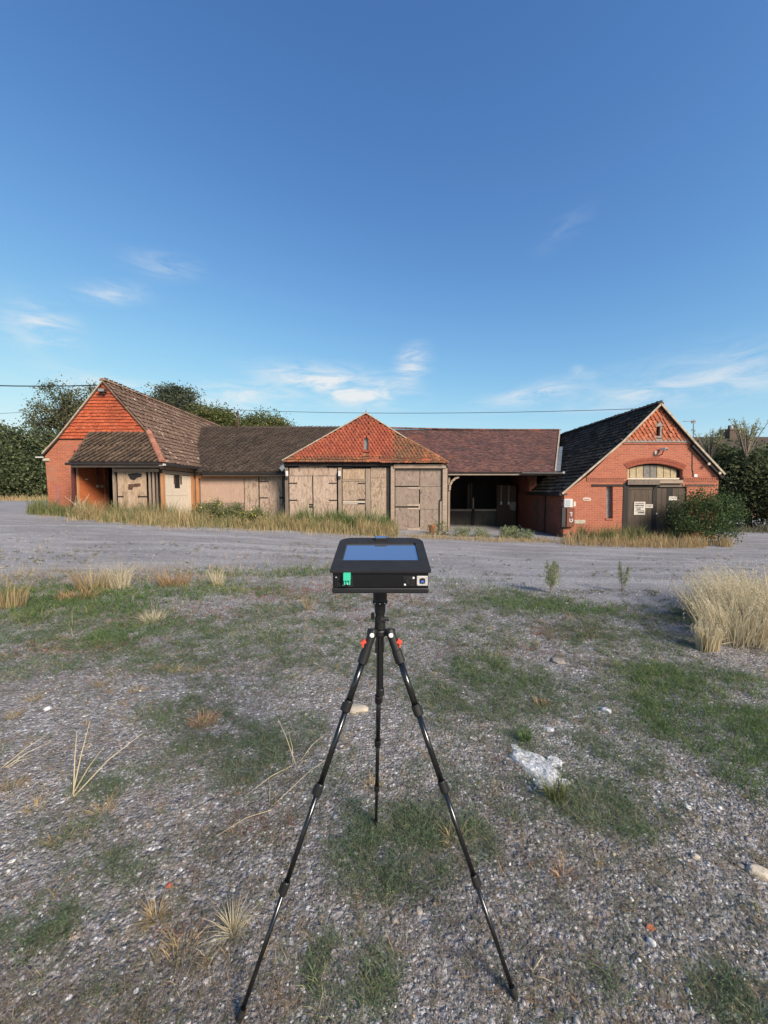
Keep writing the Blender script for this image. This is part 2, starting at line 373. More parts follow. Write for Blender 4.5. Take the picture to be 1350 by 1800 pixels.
def plain(name, c, rough=.6, metal=0.0, spec=.4, var=.25, vs=6, bump=0.0, bs=80, coat=0):
    t = NT(name); p = t.pos()
    t.col(t.mix(t.mr(t.noise(p, vs, 5, .65), .35, .7, 0, 1), c, tuple(q * (1 - var) for q in c)))
    t.rough(rough); t.b.inputs['Metallic'].default_value = metal; t.b.inputs['Specular IOR Level'].default_value = spec
    if bump: t.bump(t.noise(p, bs, 3), bump, .003)
    return t
plain('iron', (.022, .018, .016), .6); plain('rust', (.10, .05, .03), .85, var=.5)
plain('hinge_pale', (.45, .36, .28), .7, var=.3)
plain('gutter', (.025, .022, .02), .5); plain('maroon', (.075, .018, .016), .45)
plain('void', (.010, .0085, .008), .95); plain('white_plastic', (.58, .56, .53), .45, var=.12)  # void: darkness behind openings painted as near-black
plain('grey_plastic', (.34, .38, .42), .5, var=.1); plain('lamp_dark', (.05, .045, .042), .45)
plain('stone_grey', (.29, .255, .22), .9, var=.4, vs=14, bump=.4); plain('stone_pale', (.46, .40, .32), .9, var=.35, vs=14, bump=.4)
plain('verge_pale', (.44, .36, .27), .85, var=.4, vs=7); plain('mortar_dark', (.10, .075, .06), .9, var=.4, vs=20)
plain('lead', (.23, .26, .29), .55, metal=.3, var=.4, vs=8); plain('render_pink', (.34, .125, .115), .9, var=.25, vs=9, bump=.3)
plain('terracotta', (.42, .14, .07), .8); plain('pot_dark', (.045, .045, .048), .5)
plain('glass_dirty', (.25, .255, .25), .25, spec=.5, var=.45, vs=14); plain('glass_dark', (.03, .03, .03), .2, spec=.5, var=.3)
plain('board_cream', (.42, .33, .20), .8, var=.35, vs=12); plain('board_grey', (.19, .175, .155), .8, var=.4, vs=12)
plain('paper', (.62, .57, .50), .8, var=.3, vs=30); plain('ink', (.09, .075, .07), .8, var=.6, vs=60)
plain('box_brown', (.17, .052, .032), .6, var=.3); plain('brick_blue', (.035, .035, .048), .6, var=.5, vs=20)
plain('concrete', (.30, .275, .25), .95, var=.35, vs=5, bump=.5); plain('wire', (.02, .02, .022), .6)
tile_mat('chimney_brick', [(0, (.11, .075, .06)), (1, (.16, .11, .09))], None, dark=(.08, .06, .05)); plain('arch_brick', (.33, .092, .055), .9, var=.4, vs=25); plain('red_shadow', (.16, .035, .02), .9); plain('red_clay', (.40, .10, .06), .85, var=.4, vs=10)
plain('pvc_black', (.012, .012, .013), .42, spec=.45, var=.2, bump=.15, bs=600)
plain('box_black', (.022, .021, .021), .62, spec=.22, var=.25, vs=20, bump=.25, bs=420)
plain('box_face', (.0065, .0065, .007), .22, spec=.5, var=.3, vs=15)
plain('tube_black', (.006, .006, .006), .22, spec=.75, var=.2); plain('joint_black', (.012, .012, .012), .48, spec=.4, var=.2)
plain('rubber', (.010, .010, .010), .7, var=.2); plain('lever_red', (.62, .075, .045), .4, var=.1)
plain('steel', (.62, .60, .57), .4, metal=.35, var=.15, vs=60); plain('plug_green', (.045, .48, .30), .38, var=.08)
plain('usb_blue', (.05, .14, .55), .4, var=.05); plain('screw_white', (.75, .74, .72), .35, var=.05)
plain('slab', (.60, .61, .62), .95, var=.6, vs=55, bump=1.0, bs=110)
t = NT('screen'); t.col((.50, .56, .66)); t.rough(.05); t.b.inputs['Metallic'].default_value = .92

def leaf_mat(name, stops, trans=.3, rough=.75, tcol=1.25):
    t = NT(name); r = t.attr(); c = t.ramp(r, stops); t.col(c); t.rough(rough); t.b.inputs['Specular IOR Level'].default_value = .2
    if trans:
        tr = t.n('ShaderNodeBsdfTranslucent'); t.L(c, tr.inputs[0])
        mx = t.n('ShaderNodeMixShader'); mx.inputs[0].default_value = trans
        t.L(t.b.outputs[0], mx.inputs[1]); t.L(tr.outputs[0], mx.inputs[2]); t.L(mx.outputs[0], t.out.inputs[0])
    return t
leaf_mat('leaf_hedge', [(0, (.044, .064, .034)), (.5, (.10, .13, .062)), (.85, (.175, .20, .095)), (1, (.25, .255, .13))], .45)
leaf_mat('leaf_tree', [(0, (.055, .065, .034)), (.5, (.115, .125, .062)), (.9, (.18, .185, .095)), (1, (.25, .235, .13))], .4)
leaf_mat('leaf_oak', [(0, (.065, .08, .028)), (.5, (.125, .14, .048)), (.9, (.19, .20, .07)), (1, (.25, .25, .10))], .4)
leaf_mat('leaf_pine', [(0, (.046, .062, .040)), (.5, (.085, .10, .062)), (1, (.15, .16, .095))], .35)
leaf_mat('leaf_bush', [(0, (.028, .052, .022)), (.5, (.07, .11, .042)), (.85, (.135, .18, .072)), (1, (.20, .225, .105))], .4)
leaf_mat('leaf_weed', [(0, (.09, .115, .045)), (.5, (.16, .18, .075)), (.9, (.25, .25, .11)), (1, (.34, .30, .14))], .35)
leaf_mat('leaf_fluffy', [(0, (.16, .195, .10)), (.5, (.25, .285, .15)), (1, (.36, .37, .21))], .35)
leaf_mat('grass_green', [(0, (.072, .112, .062)), (.5, (.132, .188, .10)), (.85, (.215, .265, .145)), (1, (.36, .345, .20))], .4)
leaf_mat('grass_lush', [(0, (.055, .105, .034)), (.5, (.105, .175, .055)), (.9, (.17, .24, .08)), (1, (.28, .29, .12))], .4)
leaf_mat('grass_olive', [(0, (.085, .092, .058)), (.5, (.155, .155, .095)), (.9, (.23, .215, .13)), (1, (.33, .28, .18))], .3)
leaf_mat('grass_dry', [(0, (.26, .19, .10)), (.5, (.40, .295, .155)), (.85, (.52, .40, .225)), (1, (.27, .26, .11))], .3)
leaf_mat('grass_straw', [(0, (.44, .37, .23)), (.5, (.58, .50, .33)), (1, (.72, .65, .47))], .35)
leaf_mat('grass_rust', [(0, (.24, .13, .065)), (.5, (.38, .225, .115)), (1, (.50, .33, .18))], .25)
leaf_mat('weed_red', [(0, (.15, .055, .045)), (.5, (.235, .085, .065)), (1, (.34, .16, .10))], .25)
leaf_mat('litter', [(0, (.09, .075, .066)), (.5, (.18, .15, .128)), (.8, (.27, .225, .188)), (.92, (.24, .14, .105)), (1, (.44, .38, .30))], .2)
leaf_mat('stem_grey', [(0, (.16, .13, .10)), (1, (.26, .215, .17))], 0)
leaf_mat('flower_yellow', [(0, (.55, .42, .05)), (1, (.70, .58, .12))], .3)
plain('bark', (.085, .065, .05), .95, var=.5, vs=20, bump=.6, bs=30)
plain('bark_pale', (.21, .175, .135), .95, var=.4, vs=20)
t = NT('pebble'); r = t.attr(); p = t.pos()
c = t.ramp(r, [(0, (.12, .115, .12)), (.35, (.22, .215, .225)), (.62, (.32, .315, .325)), (.80, (.46, .45, .455)), (.90, (.64, .635, .63)), (.955, (.72, .72, .71)), (.965, (.40, .27, .16)), (1, (.46, .35, .24))])
t.col(t.mix(t.mr(t.noise(p, 120, 3), .4, .75, 0, .5), c, (.16, .15, .15))); t.rough(.75)

t = NT('ground'); p = t.pos(); at = t.attr('track')
fine = t.vor(p, 62, 'Color'); fd = t.vor(p, 62, 'Distance'); sx = t.n('ShaderNodeSeparateColor'); t.L(fine, sx.inputs[0])
mid = t.vor(p, 27, 'Color'); sm = t.n('ShaderNodeSeparateColor'); t.L(mid, sm.inputs[0]); md = t.vor(p, 27, 'Distance')
soil = t.mix(t.mr(t.noise(p, 1.3, 6, .65), .35, .68), (.215, .198, .192), (.345, .332, .332))
soil = t.mix(t.mr(t.noise(p, 7, 5, .7), .45, .7, 0, .8), soil, (.135, .118, .112))
st = t.ramp(sx.outputs[0], [(0, (.09, .082, .08)), (.45, (.215, .203, .203)), (.75, (.35, .34, .342)), (.92, (.60, .59, .59)), (1, (.88, .88, .88))])
c = t.mix(t.mr(fd, .25, .62, .92, .25), soil, st)
st2 = t.ramp(sm.outputs[1], [(0, (.09, .08, .076)), (.5, (.18, .165, .155)), (.85, (.30, .275, .255)), (1, (.56, .53, .50))])
c = t.mix(t.math('MULTIPLY', t.mr(md, .2, .45, 1, 0), t.mr(sm.outputs[0], .72, .76)), c, st2)
c = t.mix(t.mr(t.noise(t.map(p, loc=(1, 8, 0)), 2.1, 7, .72), .52, .64, 0, .55), c, (.145, .13, .122))
c = t.mix(t.mr(t.noise(t.map(p, loc=(7, 3, 0)), 150, 2, .6), .64, .70, 0, .8), c, (.70, .70, .71))
c = t.mix(t.mr(t.noise(t.map(p, loc=(5, 2, 0)), .8, 6, .7), .52, .68, 0, .4), c, (.10, .098, .078))
# the driven track: pale crushed stone and dust, streaked along its length
tk = t.mix(t.mr(t.noise(t.map(p, (.35, 1.3, 1)), 1, 7, .7), .35, .65), (.225, .220, .228), (.345, .340, .352))
tk = t.mix(t.mr(t.noise(t.map(p, (.10, 1.9, 1), (4, 1, 0), (0, 0, R(-6))), 1, 5, .6), .54, .66, 0, .45), tk, (.40, .395, .40))
tk = t.mix(t.mr(t.noise(p, 16, 6, .8), .46, .62, 0, .6), tk, (.13, .125, .128))
tk = t.mix(t.mr(t.noise(p, 70, 2, .6), .66, .72, 0, .7), tk, (.52, .50, .47))
tk = t.mix(t.mr(t.noise(t.map(p, (.5, 1.6, 1), (2, 9, 0)), 1.2, 5, .7), .60, .72, 0, .5), tk, (.15, .142, .128))
# wheel tracks worn pale along the yard
sp_ = t.n('ShaderNodeSeparateXYZ'); t.L(p, sp_.inputs[0])
lane = t.math('SUBTRACT', sp_.outputs[1], t.math('MULTIPLY_ADD', t.math('POWER', t.math('ADD', sp_.outputs[0], 2.0), 2), -.018, t.math('MULTIPLY_ADD', t.noise(t.map(p, (.25, .25, 1)), 1, 3), 1.6, 10.4)))
for off_ in (-.75, .75, 2.6):
    tk = t.mix(t.math('MULTIPLY', t.mr(t.math('ABSOLUTE', t.math('SUBTRACT', lane, off_)), .05, .30, 1, 0), t.mr(t.noise(t.map(p, (.8, 2.5, 1), (off_ * 3, 0, 0)), 1, 5, .7), .35, .62, 0, .5)), tk, (.42, .415, .425))
m_ = t.mr(t.math('ADD', at, t.math('MULTIPLY', t.math('SUBTRACT', t.noise(p, 2.6, 6, .7), .5), .9)), .35, .65)
t.col(t.mix(m_, c, tk))
h = t.math('ADD', t.math('MULTIPLY', fd, -.7), t.math('ADD', t.math('MULTIPLY', md, -.8), t.noise(p, 90, 3)))
t.bump(h, 1.0, .018); t.rough(.95)
# ------------------------------------------------------------------ the ground
TRACK_X = [-40, -9, -6.2, -2.6, -.6, .8, 2.3, 3.0, 4.2, 8, 40]
TRACK_Y = [5.6, 6.0, 6.5, 7.1, 8.0, 6.9, 5.9, 5.0, 4.7, 5.2, 6]
def track_edge(x): return np.interp(x, TRACK_X, TRACK_Y)
def make_ground():
    def axis(step, near, far, ratio):
        a = list(np.arange(0, near, step)); s = step
        while a[-1] < far: s *= ratio; a.append(a[-1] + s)
        return np.array(a)
    xp = axis(.035, 3.2, 1500, 1.055); xs = np.concatenate([-xp[:0:-1], xp])
    yp = axis(.032, 5.0, 1800, 1.045) + .6; yb = .6 - axis(.3, .6, 300, 1.3)[1:][::-1]
    ys = np.concatenate([yb, yp])
    X, Y = np.meshgrid(xs, ys); Z = ground(X, Y)
    n, m = len(xs), len(ys)
    V = np.stack([X, Y, Z], -1).reshape(-1, 3)
    i = np.arange(m - 1)[:, None] * n + np.arange(n - 1)[None, :]
    F = np.stack([i, i + 1, i + n + 1, i + n], -1).reshape(-1, 4)
    o = npmesh('ground', V, F, np.zeros(len(V)), 'ground', smooth=True, kind='structure')
    tr = sstep(-.55, .55, Y - track_edge(X)).ravel()
    a = o.data.attributes.new('track', 'FLOAT', 'POINT'); a.data.foreach_set('value', tr.astype(np.float32))
    return o
make_ground()

# ------------------------------------------------------------------ roofs, tiles
def tile_shape(style, tw, ex, th):
    """one tile in (u, v, n): u along the course, v up the slope, lower edge at v = 0"""
    g = tw * .03
    if style in ('pan', 'low', 'roll'):
        prof = [(g, .30), (tw * .18, .05), (tw * .42, 0), (tw * .62, .35), (tw * .80, 1.0), (tw - g, .62)]
        vs = []; k = len(prof); hh = tw * {'pan': .26, 'low': .10, 'roll': .36}[style]
        for v, base in ((0, th), (ex * 1.12, 0)):
            for u, h in prof: vs.append((u, v, base + h * hh))
        fs = [(i, i + 1, k + i + 1, k + i) for i in range(k - 1)]
        b = len(vs); vs += [(u, 0, 0) for u, h in prof]
        fs += [(b + i, b + i + 1, i + 1, i) for i in range(k - 1)]
        return vs, fs
    if style == 'club':
        c = tw / 2
        o = [(c - tw * .1, -ex * .8), (c + tw * .1, -ex * .8), (tw - g, -ex * .05), (tw - g, ex * .6), (g, ex * .6), (g, -ex * .05)]
    else:
        o = [(g, 0), (tw - g, 0), (tw - g, ex * 1.1), (g, ex * 1.1)]
    top = ex; k = len(o)
    nn = lambda v: th * (1 - max(0, v) / (ex * 1.2)) + .002
    vs = [(u, v, nn(v)) for u, v in o] + [(u, v, -.004) for u, v in o]
    fs = [tuple(range(k))]
    fs += [(i, i + k, (i + 1) % k + k, (i + 1) % k) for i in range(k)]
    return vs, fs
def tile_field(name, O, U, V, ulen, vlen, tw, ex, th, style, mat, parent, clips=(), jit=1.0, sel=None, seed=1):
    rng = random.Random(seed); O = Vector(O); U = Vector(U).normalized(); V = Vector(V).normalized(); N = U.cross(V).normalized()
    if N.z < -.01 or (abs(N.z) < .01 and N.y > 0): N = -N
    sv, sf = tile_shape(style, tw, ex, th); mb = MB()
    rows = int(math.ceil(vlen / ex)); cols = int(math.ceil(ulen / tw)) + 1
    cl = [(Vector(c), Vector(n)) for c, n in clips]
    for j in range(rows):
        off = -tw / 2 if (j % 2 and style not in ('pan', 'low', 'roll')) else 0
        for i in range(cols):
            u0 = i * tw + off; v0 = j * ex
            c = O + U * (u0 + tw / 2) + V * (v0 + ex / 2)
            if any((c - p).dot(n) > tw * .8 for p, n in cl): continue
            if u0 + tw / 2 < -.02 or u0 + tw / 2 > ulen + .02: continue
            ju, jv, jn = rng.gauss(0, .004) * jit, rng.gauss(0, .005) * jit, abs(rng.gauss(0, .005)) * jit; tl = rng.gauss(0, .012) * jit
            rr = rng.random() if sel is None else sel(c, rng)
            mb.add([O + U * (u0 + u + ju + v * tl) + V * (v0 + v + jv) + N * (n_ + jn) for u, v, n_ in sv], sf, rr)
    me = bpy.data.meshes.new(name); me.from_pydata(mb.v, [], mb.f)
    at = me.attributes.new('rnd', 'FLOAT', 'FACE'); at.data.foreach_set('value', mb.r)
    bm = bmesh.new(); bm.from_mesh(me)
    for p, n in cl:
        bmesh.ops.bisect_plane(bm, geom=bm.verts[:] + bm.edges[:] + bm.faces[:], plane_co=p, plane_no=n, clear_outer=True)
    bm.to_mesh(me); bm.free(); me.materials.append(M[mat])
    o = bpy.data.objects.new(name, me); C.objects.link(o); o['kind'] = 'stuff'
    if parent is not None:
        o.parent = parent; off = Vector((0, 0, 0)); w = parent
        while w is not None: off += w.location; w = w.parent
        me.transform(Matrix.Translation(-off))
    return o
def deck(name, pts, th, parent, mat='wood_black'):
    """a sloping roof deck: outline points, thickness straight down"""
    pts = [Vector(p) for p in pts]; k = len(pts); dn = Vector((0, 0, -th))
    vs = [p + Vector((0, 0, -.012)) for p in pts] + [p + dn for p in pts]
    return MB().add(vs, [tuple(range(k)), tuple(range(2 * k - 1, k - 1, -1))] + [(i, (i + 1) % k, (i + 1) % k + k, i + k) for i in range(k)]).build(name, mat, parent)
def ridge_tiles(parent, a, b, rad, mat, length=.42, name='ridge_tile', up=(0, 0, 1), seed=3, sag=0.0):
    a = Vector(a); b = Vector(b); d = b - a; n = max(1, round(d.length / length)); dn = d.normalized(); sd = dn.cross(Vector(up)).normalized(); u = sd.cross(dn)
    rng = random.Random(seed)
    for i in range(n):
        p = a + d * (i / n); q = a + d * ((i + 1.06) / n); vs = []; K = 6
        s0 = -sag * math.sin(math.pi * i / n)
        for e, pt in enumerate((p, q)):
            rr = rad * (1.06 if e == 0 else .97)
            for k in range(K + 1):
                t = math.pi * k / K; vs.append(pt + sd * (math.cos(t) * rr) + u * (math.sin(t) * rr * .8 - rad * .25 + s0 + rng.gauss(0, .002)))
        fs = [(k, k + 1, K + 2 + k, K + 1 + k) for k in range(K)] + [tuple(range(K, -1, -1)), tuple(range(K + 1, 2 * K + 2))]
        MB().add(vs, fs, rng.random()).build(name, mat, parent, fix=False)

# ================================================================== the left barn
LB = thing('barn', 'red brick barn at the left with orange tile-hung gable and tiled lean-to porch', 'barn', (-12, 17, .5))
pk = P(183, 670, 17); b1 = P(104, 769, 17); e1 = P(78, 797, 17); pr = P(262, 760, 17); er = P(286, 815, 15.1)
EX, EZ = -8.62, 2.63
YB = 28.7
def lift(p, dz): return (p[0], p[2] + dz)
outer = [(e1.x + .12, .1), (e1.x + .02, e1.z - .12), (b1.x, b1.z - .1), (pk.x, pk.z - .12), (pr.x, pr.z - .12), (EX - .5, EZ + .02), (EX - .5, .1)]
hole = [(-12.3, .15), (-12.3, 2.6), (-10.9, 2.6), (-10.9, .15)]
wl = MB().prism(outer, [hole], 17.0, 17.24); wl = wl.build('wall', 'brick_left', LB)
MB().box(e1.x + .12, e1.x + .36, 17.24, YB, .1, e1.z - .14).build('side_wall', 'brick_left', LB)
MB().box(EX - .5, EX - .25, 18.3, YB, .0, EZ).build('side_wall', 'brick_left', LB)
MB().prism([(x, z) for x, z in outer], [], YB - .24, YB - .01).build('rear_wall', 'brick_left', LB)
# brick cheek of the porch, facing right, running into the dark passage
MB().box(-12.6, -12.35, 15.6, 16.99, .1, 2.6).build('porch_cheek', 'brick_recess_sunlit', LB)
MB().box(-13.2, -9.0, 18.05, 18.15, .1, 2.7).build('passage_back', 'void', LB)  # near-black sheets round the passage, its darkness put into their colour
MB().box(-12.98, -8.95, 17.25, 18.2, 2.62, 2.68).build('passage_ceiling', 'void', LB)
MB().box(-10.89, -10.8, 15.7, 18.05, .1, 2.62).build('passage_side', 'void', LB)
MB().tube([(-12.47, 15.5, .35), (-12.47, 15.5, 2.58)], .075, 8).build('drain_pipe', 'maroon', LB)
MB().box(-12.39, -12.335, 15.54, 15.62, .3, 2.6).build('corner_board', 'wood_orange', LB)
# hung tiles of the gable: plain courses
zt = P(183, 771, 17).z
gs = pk.x - b1.x
lx = lambda z: np.interp(z, [e1.z, b1.z, pk.z], [e1.x, b1.x, pk.x])
th = tile_field('tile_hanging', (e1.x, 16.985, zt), (1, 0, 0), (0, 0, 1), 5.6, pk.z - zt, .165, .138, .045, 'plain', 'tile_gable_left', LB,
     clips=[((b1.x, 17, b1.z), (-(pk.z - b1.z), 0, pk.x - b1.x)), ((pr.x, 17, pr.z), (pk.z - pr.z, 0, pr.x - pk.x))], jit=1.4, seed=4,
     sel=lambda c, r: .97 if (r.random() < .02 or (abs(c.x - pk.x) < .5 and c.z > pk.z - .75 and r.random() < .6)) else r.random() * .93)
MB().box(b1.x - .12, pr.x + .02, 16.955, 17.0, zt - .035, zt - .004).build('tile_ledge', 'wood_black', LB)
# main roof, right slope: steep upper part, flatter sprocketed lower part that comes forward over the porch corner
U = (0, 1, 0)
hipd = Vector((EX, 15.1, EZ)) - pr; hipn = hipd.cross(Vector((0, 0, 1))).normalized()
if hipn.y > 0: hipn = -hipn
Vup = pk - pr; Vup.y = 0
tile_field('roof_tiles', (pr.x, 16.92, pr.z), U, Vup, YB - 16.92, Vup.length, .30, .30, .046, 'low', 'tile_brown', LB, seed=5, jit=2.0)
Vlo = pr - Vector((EX, 17, EZ)); Vlo.y = 0
tile_field('roof_tiles', (EX, 15.05, EZ), U, Vlo, 8.5, Vlo.length + .02, .30, .30, .046, 'low', 'tile_brown', LB, clips=[(pr, hipn)], seed=6, jit=2.0)
deck('roof_deck', [(pr.x, 16.93, pr.z), (pr.x, YB, pr.z), (pk.x, YB, pk.z), (pk.x, 16.93, pk.z)], .10, LB)
deck('roof_deck', [(EX, 15.1, EZ), (EX, 23.4, EZ), (pr.x, 23.4, pr.z), (pr.x, 16.99, pr.z)], .08, LB)
# left slope
Vl = pk - b1; Vl.y = 0
tile_field('roof_tiles', (b1.x, 16.92, b1.z), U, Vl, YB - 16.92, Vl.length, .30, .255, .03, 'pan', 'tile_brown', LB, seed=7)
deck('roof_deck', [(b1.x, 16.93, b1.z), (pk.x, 16.93, pk.z), (pk.x, YB, pk.z), (b1.x, YB, b1.z)], .10, LB)
Vl2 = b1 - e1; Vl2.y = 0
tile_field('roof_tiles', (e1.x, 16.92, e1.z), U, Vl2, YB - 16.92, Vl2.length, .30, .255, .03, 'pan', 'tile_brown', LB, seed=8)
deck('roof_deck', [(e1.x, 16.93, e1.z), (b1.x, 16.93, b1.z), (b1.x, YB, b1.z), (e1.x, YB, e1.z)], .10, LB)
vg = MB()
for a, b in ((e1, b1), (b1, pk)):
    vg.bar(a + Vector((0, -.10, -.02)), b + Vector((0, -.10, -.02)), .07, .05)
vg.build('verge_mortar', 'verge_pale', LB)
MB().bar(pk + Vector((0, -.09, -.02)), pr + Vector((0, -.09, -.02)), .07, .05).build('verge_mortar', 'tile_brown', LB)
ridge_tiles(LB, pk + Vector((0, -.12, .03)), (pk.x, YB, pk.z + .03), .13, 'tile_ridge', .45)
ridge_tiles(LB, (EX + .02, 15.02, EZ + .06), pr + Vector((0, -.02, .05)), .12, 'tile_ridge_red', .44, 'hip_tile')
MB().tube([(e1.x - .05, 16.9, e1.z - .07), (e1.x - .05, YB, e1.z - .07)], .055, 8).build('gutter', 'gutter', LB)
MB().box(e1.x - .30, e1.x + .02, 16.88, 16.93, e1.z - .20, e1.z - .15).build('gutter_end', 'white_plastic', LB)
MB().box(e1.x - .05, e1.x + .22, 16.95, 17.26, e1.z - .33, e1.z - .22).build('kneeler', 'stone_pale', LB)
# lean-to porch roof: every tile its own piece
pl = P(160, 762, 17); el = P(125, 812, 15.1); el.z = EZ; elx = el.x
PU = Vector((1, 0, 0)); PV = Vector((0, 17 - 15.1, pl.z - EZ)); plen = PV.length; PV.normalize(); PN = PU.cross(PV)
TW, EXP = .235, plen / 6
pent = thing('x', 'x', 'x'); bpy.data.objects.remove(pent)
variants = []
for k in range(8):
    sv, sf = tile_shape('roll', TW, EXP, .06)
    me = bpy.data.meshes.new('roof_tile'); me.from_pydata(sv, [], sf); me.materials.append(M['tile_pent'])
    at = me.attributes.new('rnd', 'FLOAT', 'FACE'); at.data.foreach_set('value', [k / 7.0] * len(sf)); variants.append(me)
rng = random.Random(11)
prf = MB().add([(elx, 15.12, EZ - .012), (EX, 15.12, EZ - .012), (pr.x, 16.99, pr.z - .012), (pl.x, 16.99, pl.z - .012),
                (elx, 15.12, EZ - .07), (EX, 15.12, EZ - .07), (pr.x, 16.99, pr.z - .07), (pl.x, 16.99, pl.z - .07)],
               [(0, 1, 2, 3), (7, 6, 5, 4), (0, 4, 5, 1), (1, 5, 6, 2), (2, 6, 7, 3), (3, 7, 4, 0)]).build('porch_roof', 'wood_black', LB)
for j in range(6):
    f = (j + .5) / 6
    xl = elx + (pl.x - elx) * f; xr = EX + (pr.x - EX) * f
    n = int((xr - xl) / TW + .35)
    for i in range(n):
        x = xl + (xr - xl - n * TW) * .5 + i * TW
        p = Vector((x, 15.06, EZ + .012)) + PV * (EXP * j)
        o = bpy.data.objects.new('roof_tile', variants[rng.randrange(8)]); C.objects.link(o); o.parent = prf
        rot = Matrix((PU, PV, PN)).transposed().to_4x4() @ Matrix.Rotation(rng.gauss(0, .012), 4, 'Z')
        o.matrix_local = Matrix.Translation(p - Vector((-12, 17, .5)) + Vector((0, 0, rng.random() * .006))) @ rot
MB().bar((elx - .02, 15.05, EZ + .02), pl + Vector((-.02, -.05, .03)), .07, .06).build('verge_mortar', 'tile_pent', LB)
MB().box(pl.x - .05, pr.x + .05, 16.93, 17.0, pl.z - .02, pl.z + .05).build('flashing', 'mortar_dark', LB)
MB().tube([(elx - .14, 15.0, EZ - .035), (EX + .05, 15.0, EZ - .045)], .05, 8).build('gutter', 'gutter', LB)
MB().box(elx, EX - .03, 15.09, 15.115, EZ - .16, EZ - .09).build('fascia', 'wood_beam', LB)
MB().box(EX - .10, EX + .10, 14.97, 15.10, EZ - .10, EZ - .03).build('gutter_end', 'white_plastic', LB)
MB().tube([(EX + .06, 15.1, EZ - .05), (EX + .06, 17.75, EZ - .05)], .055, 8).build('gutter', 'gutter', LB)
MB().tube([P(136, 790, 16.6) , P(134, 795, 16.5)], .10, 10).build('vent_stub', 'red_clay', LB)
# timber front of the porch
FY = 15.5
MB().pbox(198, 815.5, 281, 823, FY + .02, .10).build('head_beam', 'wood_grey_dark', LB)
MB().pbox(199, 824, 279, 829.5, FY - .03, .10).build('lintel', 'wood_beam', LB)
MB().pbox(197, 822, 203.5, 915, FY, .12).build('post', 'wood_grey', LB)
door = MB().pbox(206, 830, 259, 915, FY + .03, .03).build('door', 'ply_smoked', LB)
for px0, px1 in ((206, 222), (222.4, 241), (241.3, 259)):
    MB().pbox(px0, 830.5, px1 - .2, 914, FY + .012, .016).build('door_board', 'ply_smoked', door)
# charred hole and strip torn through the ply
a = P(224, 833, FY); b = P(246, 857, FY)
MB().prism([(a.x, a.z), (a.x + .36, a.z + .04), (b.x + .10, a.z), (b.x + .06, a.z - .12), (b.x - .14, a.z - .16), (b.x - .2, a.z - .26), (a.x + .10, a.z - .22)], [], FY + .006, FY + .012).build('charred_patch', 'iron', door)
MB().prism([(a.x + .02, b.z + .13), (b.x + .02, b.z + .17), (b.x + .03, b.z + .05), (a.x + .22, b.z + .02), (a.x + .16, b.z - .1), (a.x, b.z - .08)], [], FY + .006, FY + .012).build('charred_patch', 'rust', door)
for px0, py, px1 in ((242, 873, 260), (207, 873, 217), (248, 897, 259)):
    MB().pbox(px0, py - 1.2, px1, py + 1.0, FY - .002, .012).build('hinge', 'iron', door)
for px0, px1, m in ((260.5, 266.5, 'wood_grey'), (267, 273, 'wood_grey'), (273.6, 278.6, 'wood_grey_dark')):
    MB().pbox(px0, 830, px1, 915, FY + .01, .05).build('board', m, LB)
MB().pbox(279, 818, 285.5, 918, FY - .02, .16).build('corner_post', 'wood_black', LB)
# right-hand side of the porch: pale doors between timber posts, facing right
def yz(px): return 8.9 * 676 / (675 - px)
def sbox(mb, p0, p1, z0, z1, x=-8.9, t=.05): return mb.box(x - t, x, yz(p0), yz(p1), z0, z1)
sbox(MB(), 286, 346, 2.42, 2.60, -8.86, .12).build('head_beam', 'wood_beam', LB)
sbox(MB(), 288, 345, 2.26, 2.39, -8.88, .10).build('lintel', 'wood_beam', LB)
sbox(MB(), 286, 290, .2, 2.26, -8.87, .10).build('post', 'wood_orange', LB)
sbox(MB(), 337.5, 346, .1, 2.26, -8.87, .10).build('post', 'wood_orange', LB)
wd = sbox(MB(), 290.5, 337, .2, 2.26, -8.935, .03).build('double_door', 'wood_grey_dark', LB)
for p0, p1, z0, z1 in ((290.6, 299.5, .25, 2.22), (299.8, 308, .25, 2.22), (308.3, 318, .25, 1.66), (318.3, 326, .25, 2.22), (326.3, 331, .25, 2.22), (332, 336.5, .25, 2.22)):
    sbox(MB(), p0, p1, z0, z1, -8.905, .028).build('door_board', 'wood_white', wd)
sbox(MB(), 290.6, 331, 1.36, 1.42, -8.895, .009).build('rail', 'wood_white', wd)
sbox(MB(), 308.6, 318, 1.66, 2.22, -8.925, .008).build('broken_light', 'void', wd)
sbox(MB(), 306.5, 308.6, 1.84, 2.2, -8.892, .012).build('torn_edge', 'rust', wd)
sbox(MB(), 318, 320.5, 1.84, 2.2, -8.892, .012).build('torn_edge', 'rust', wd)
MB().pbox(97.5, 853, 107, 898, 16.985, .014).build('rendered_patch', 'render_pink', LB)

# ================================================================== the middle range
RG = thing('stable_range', 'long low stable range with boarded centre gable and open shed between the barns', 'stable', (0, 18, -.2))
RY = 24.5; rl = P(360, 752, RY); rr_ = P(982, 757, RY); RZ = rl.z; RZ2 = rr_.z + .02
lev = P(400, 832, 17.65); EVL = (17.65, lev.z + .05)      # left eave
EVR = (17.45, P(880, 832, 17.45).z + .05)                 # right eave
XL, XC, XR = -12.0, -.8, 11.05
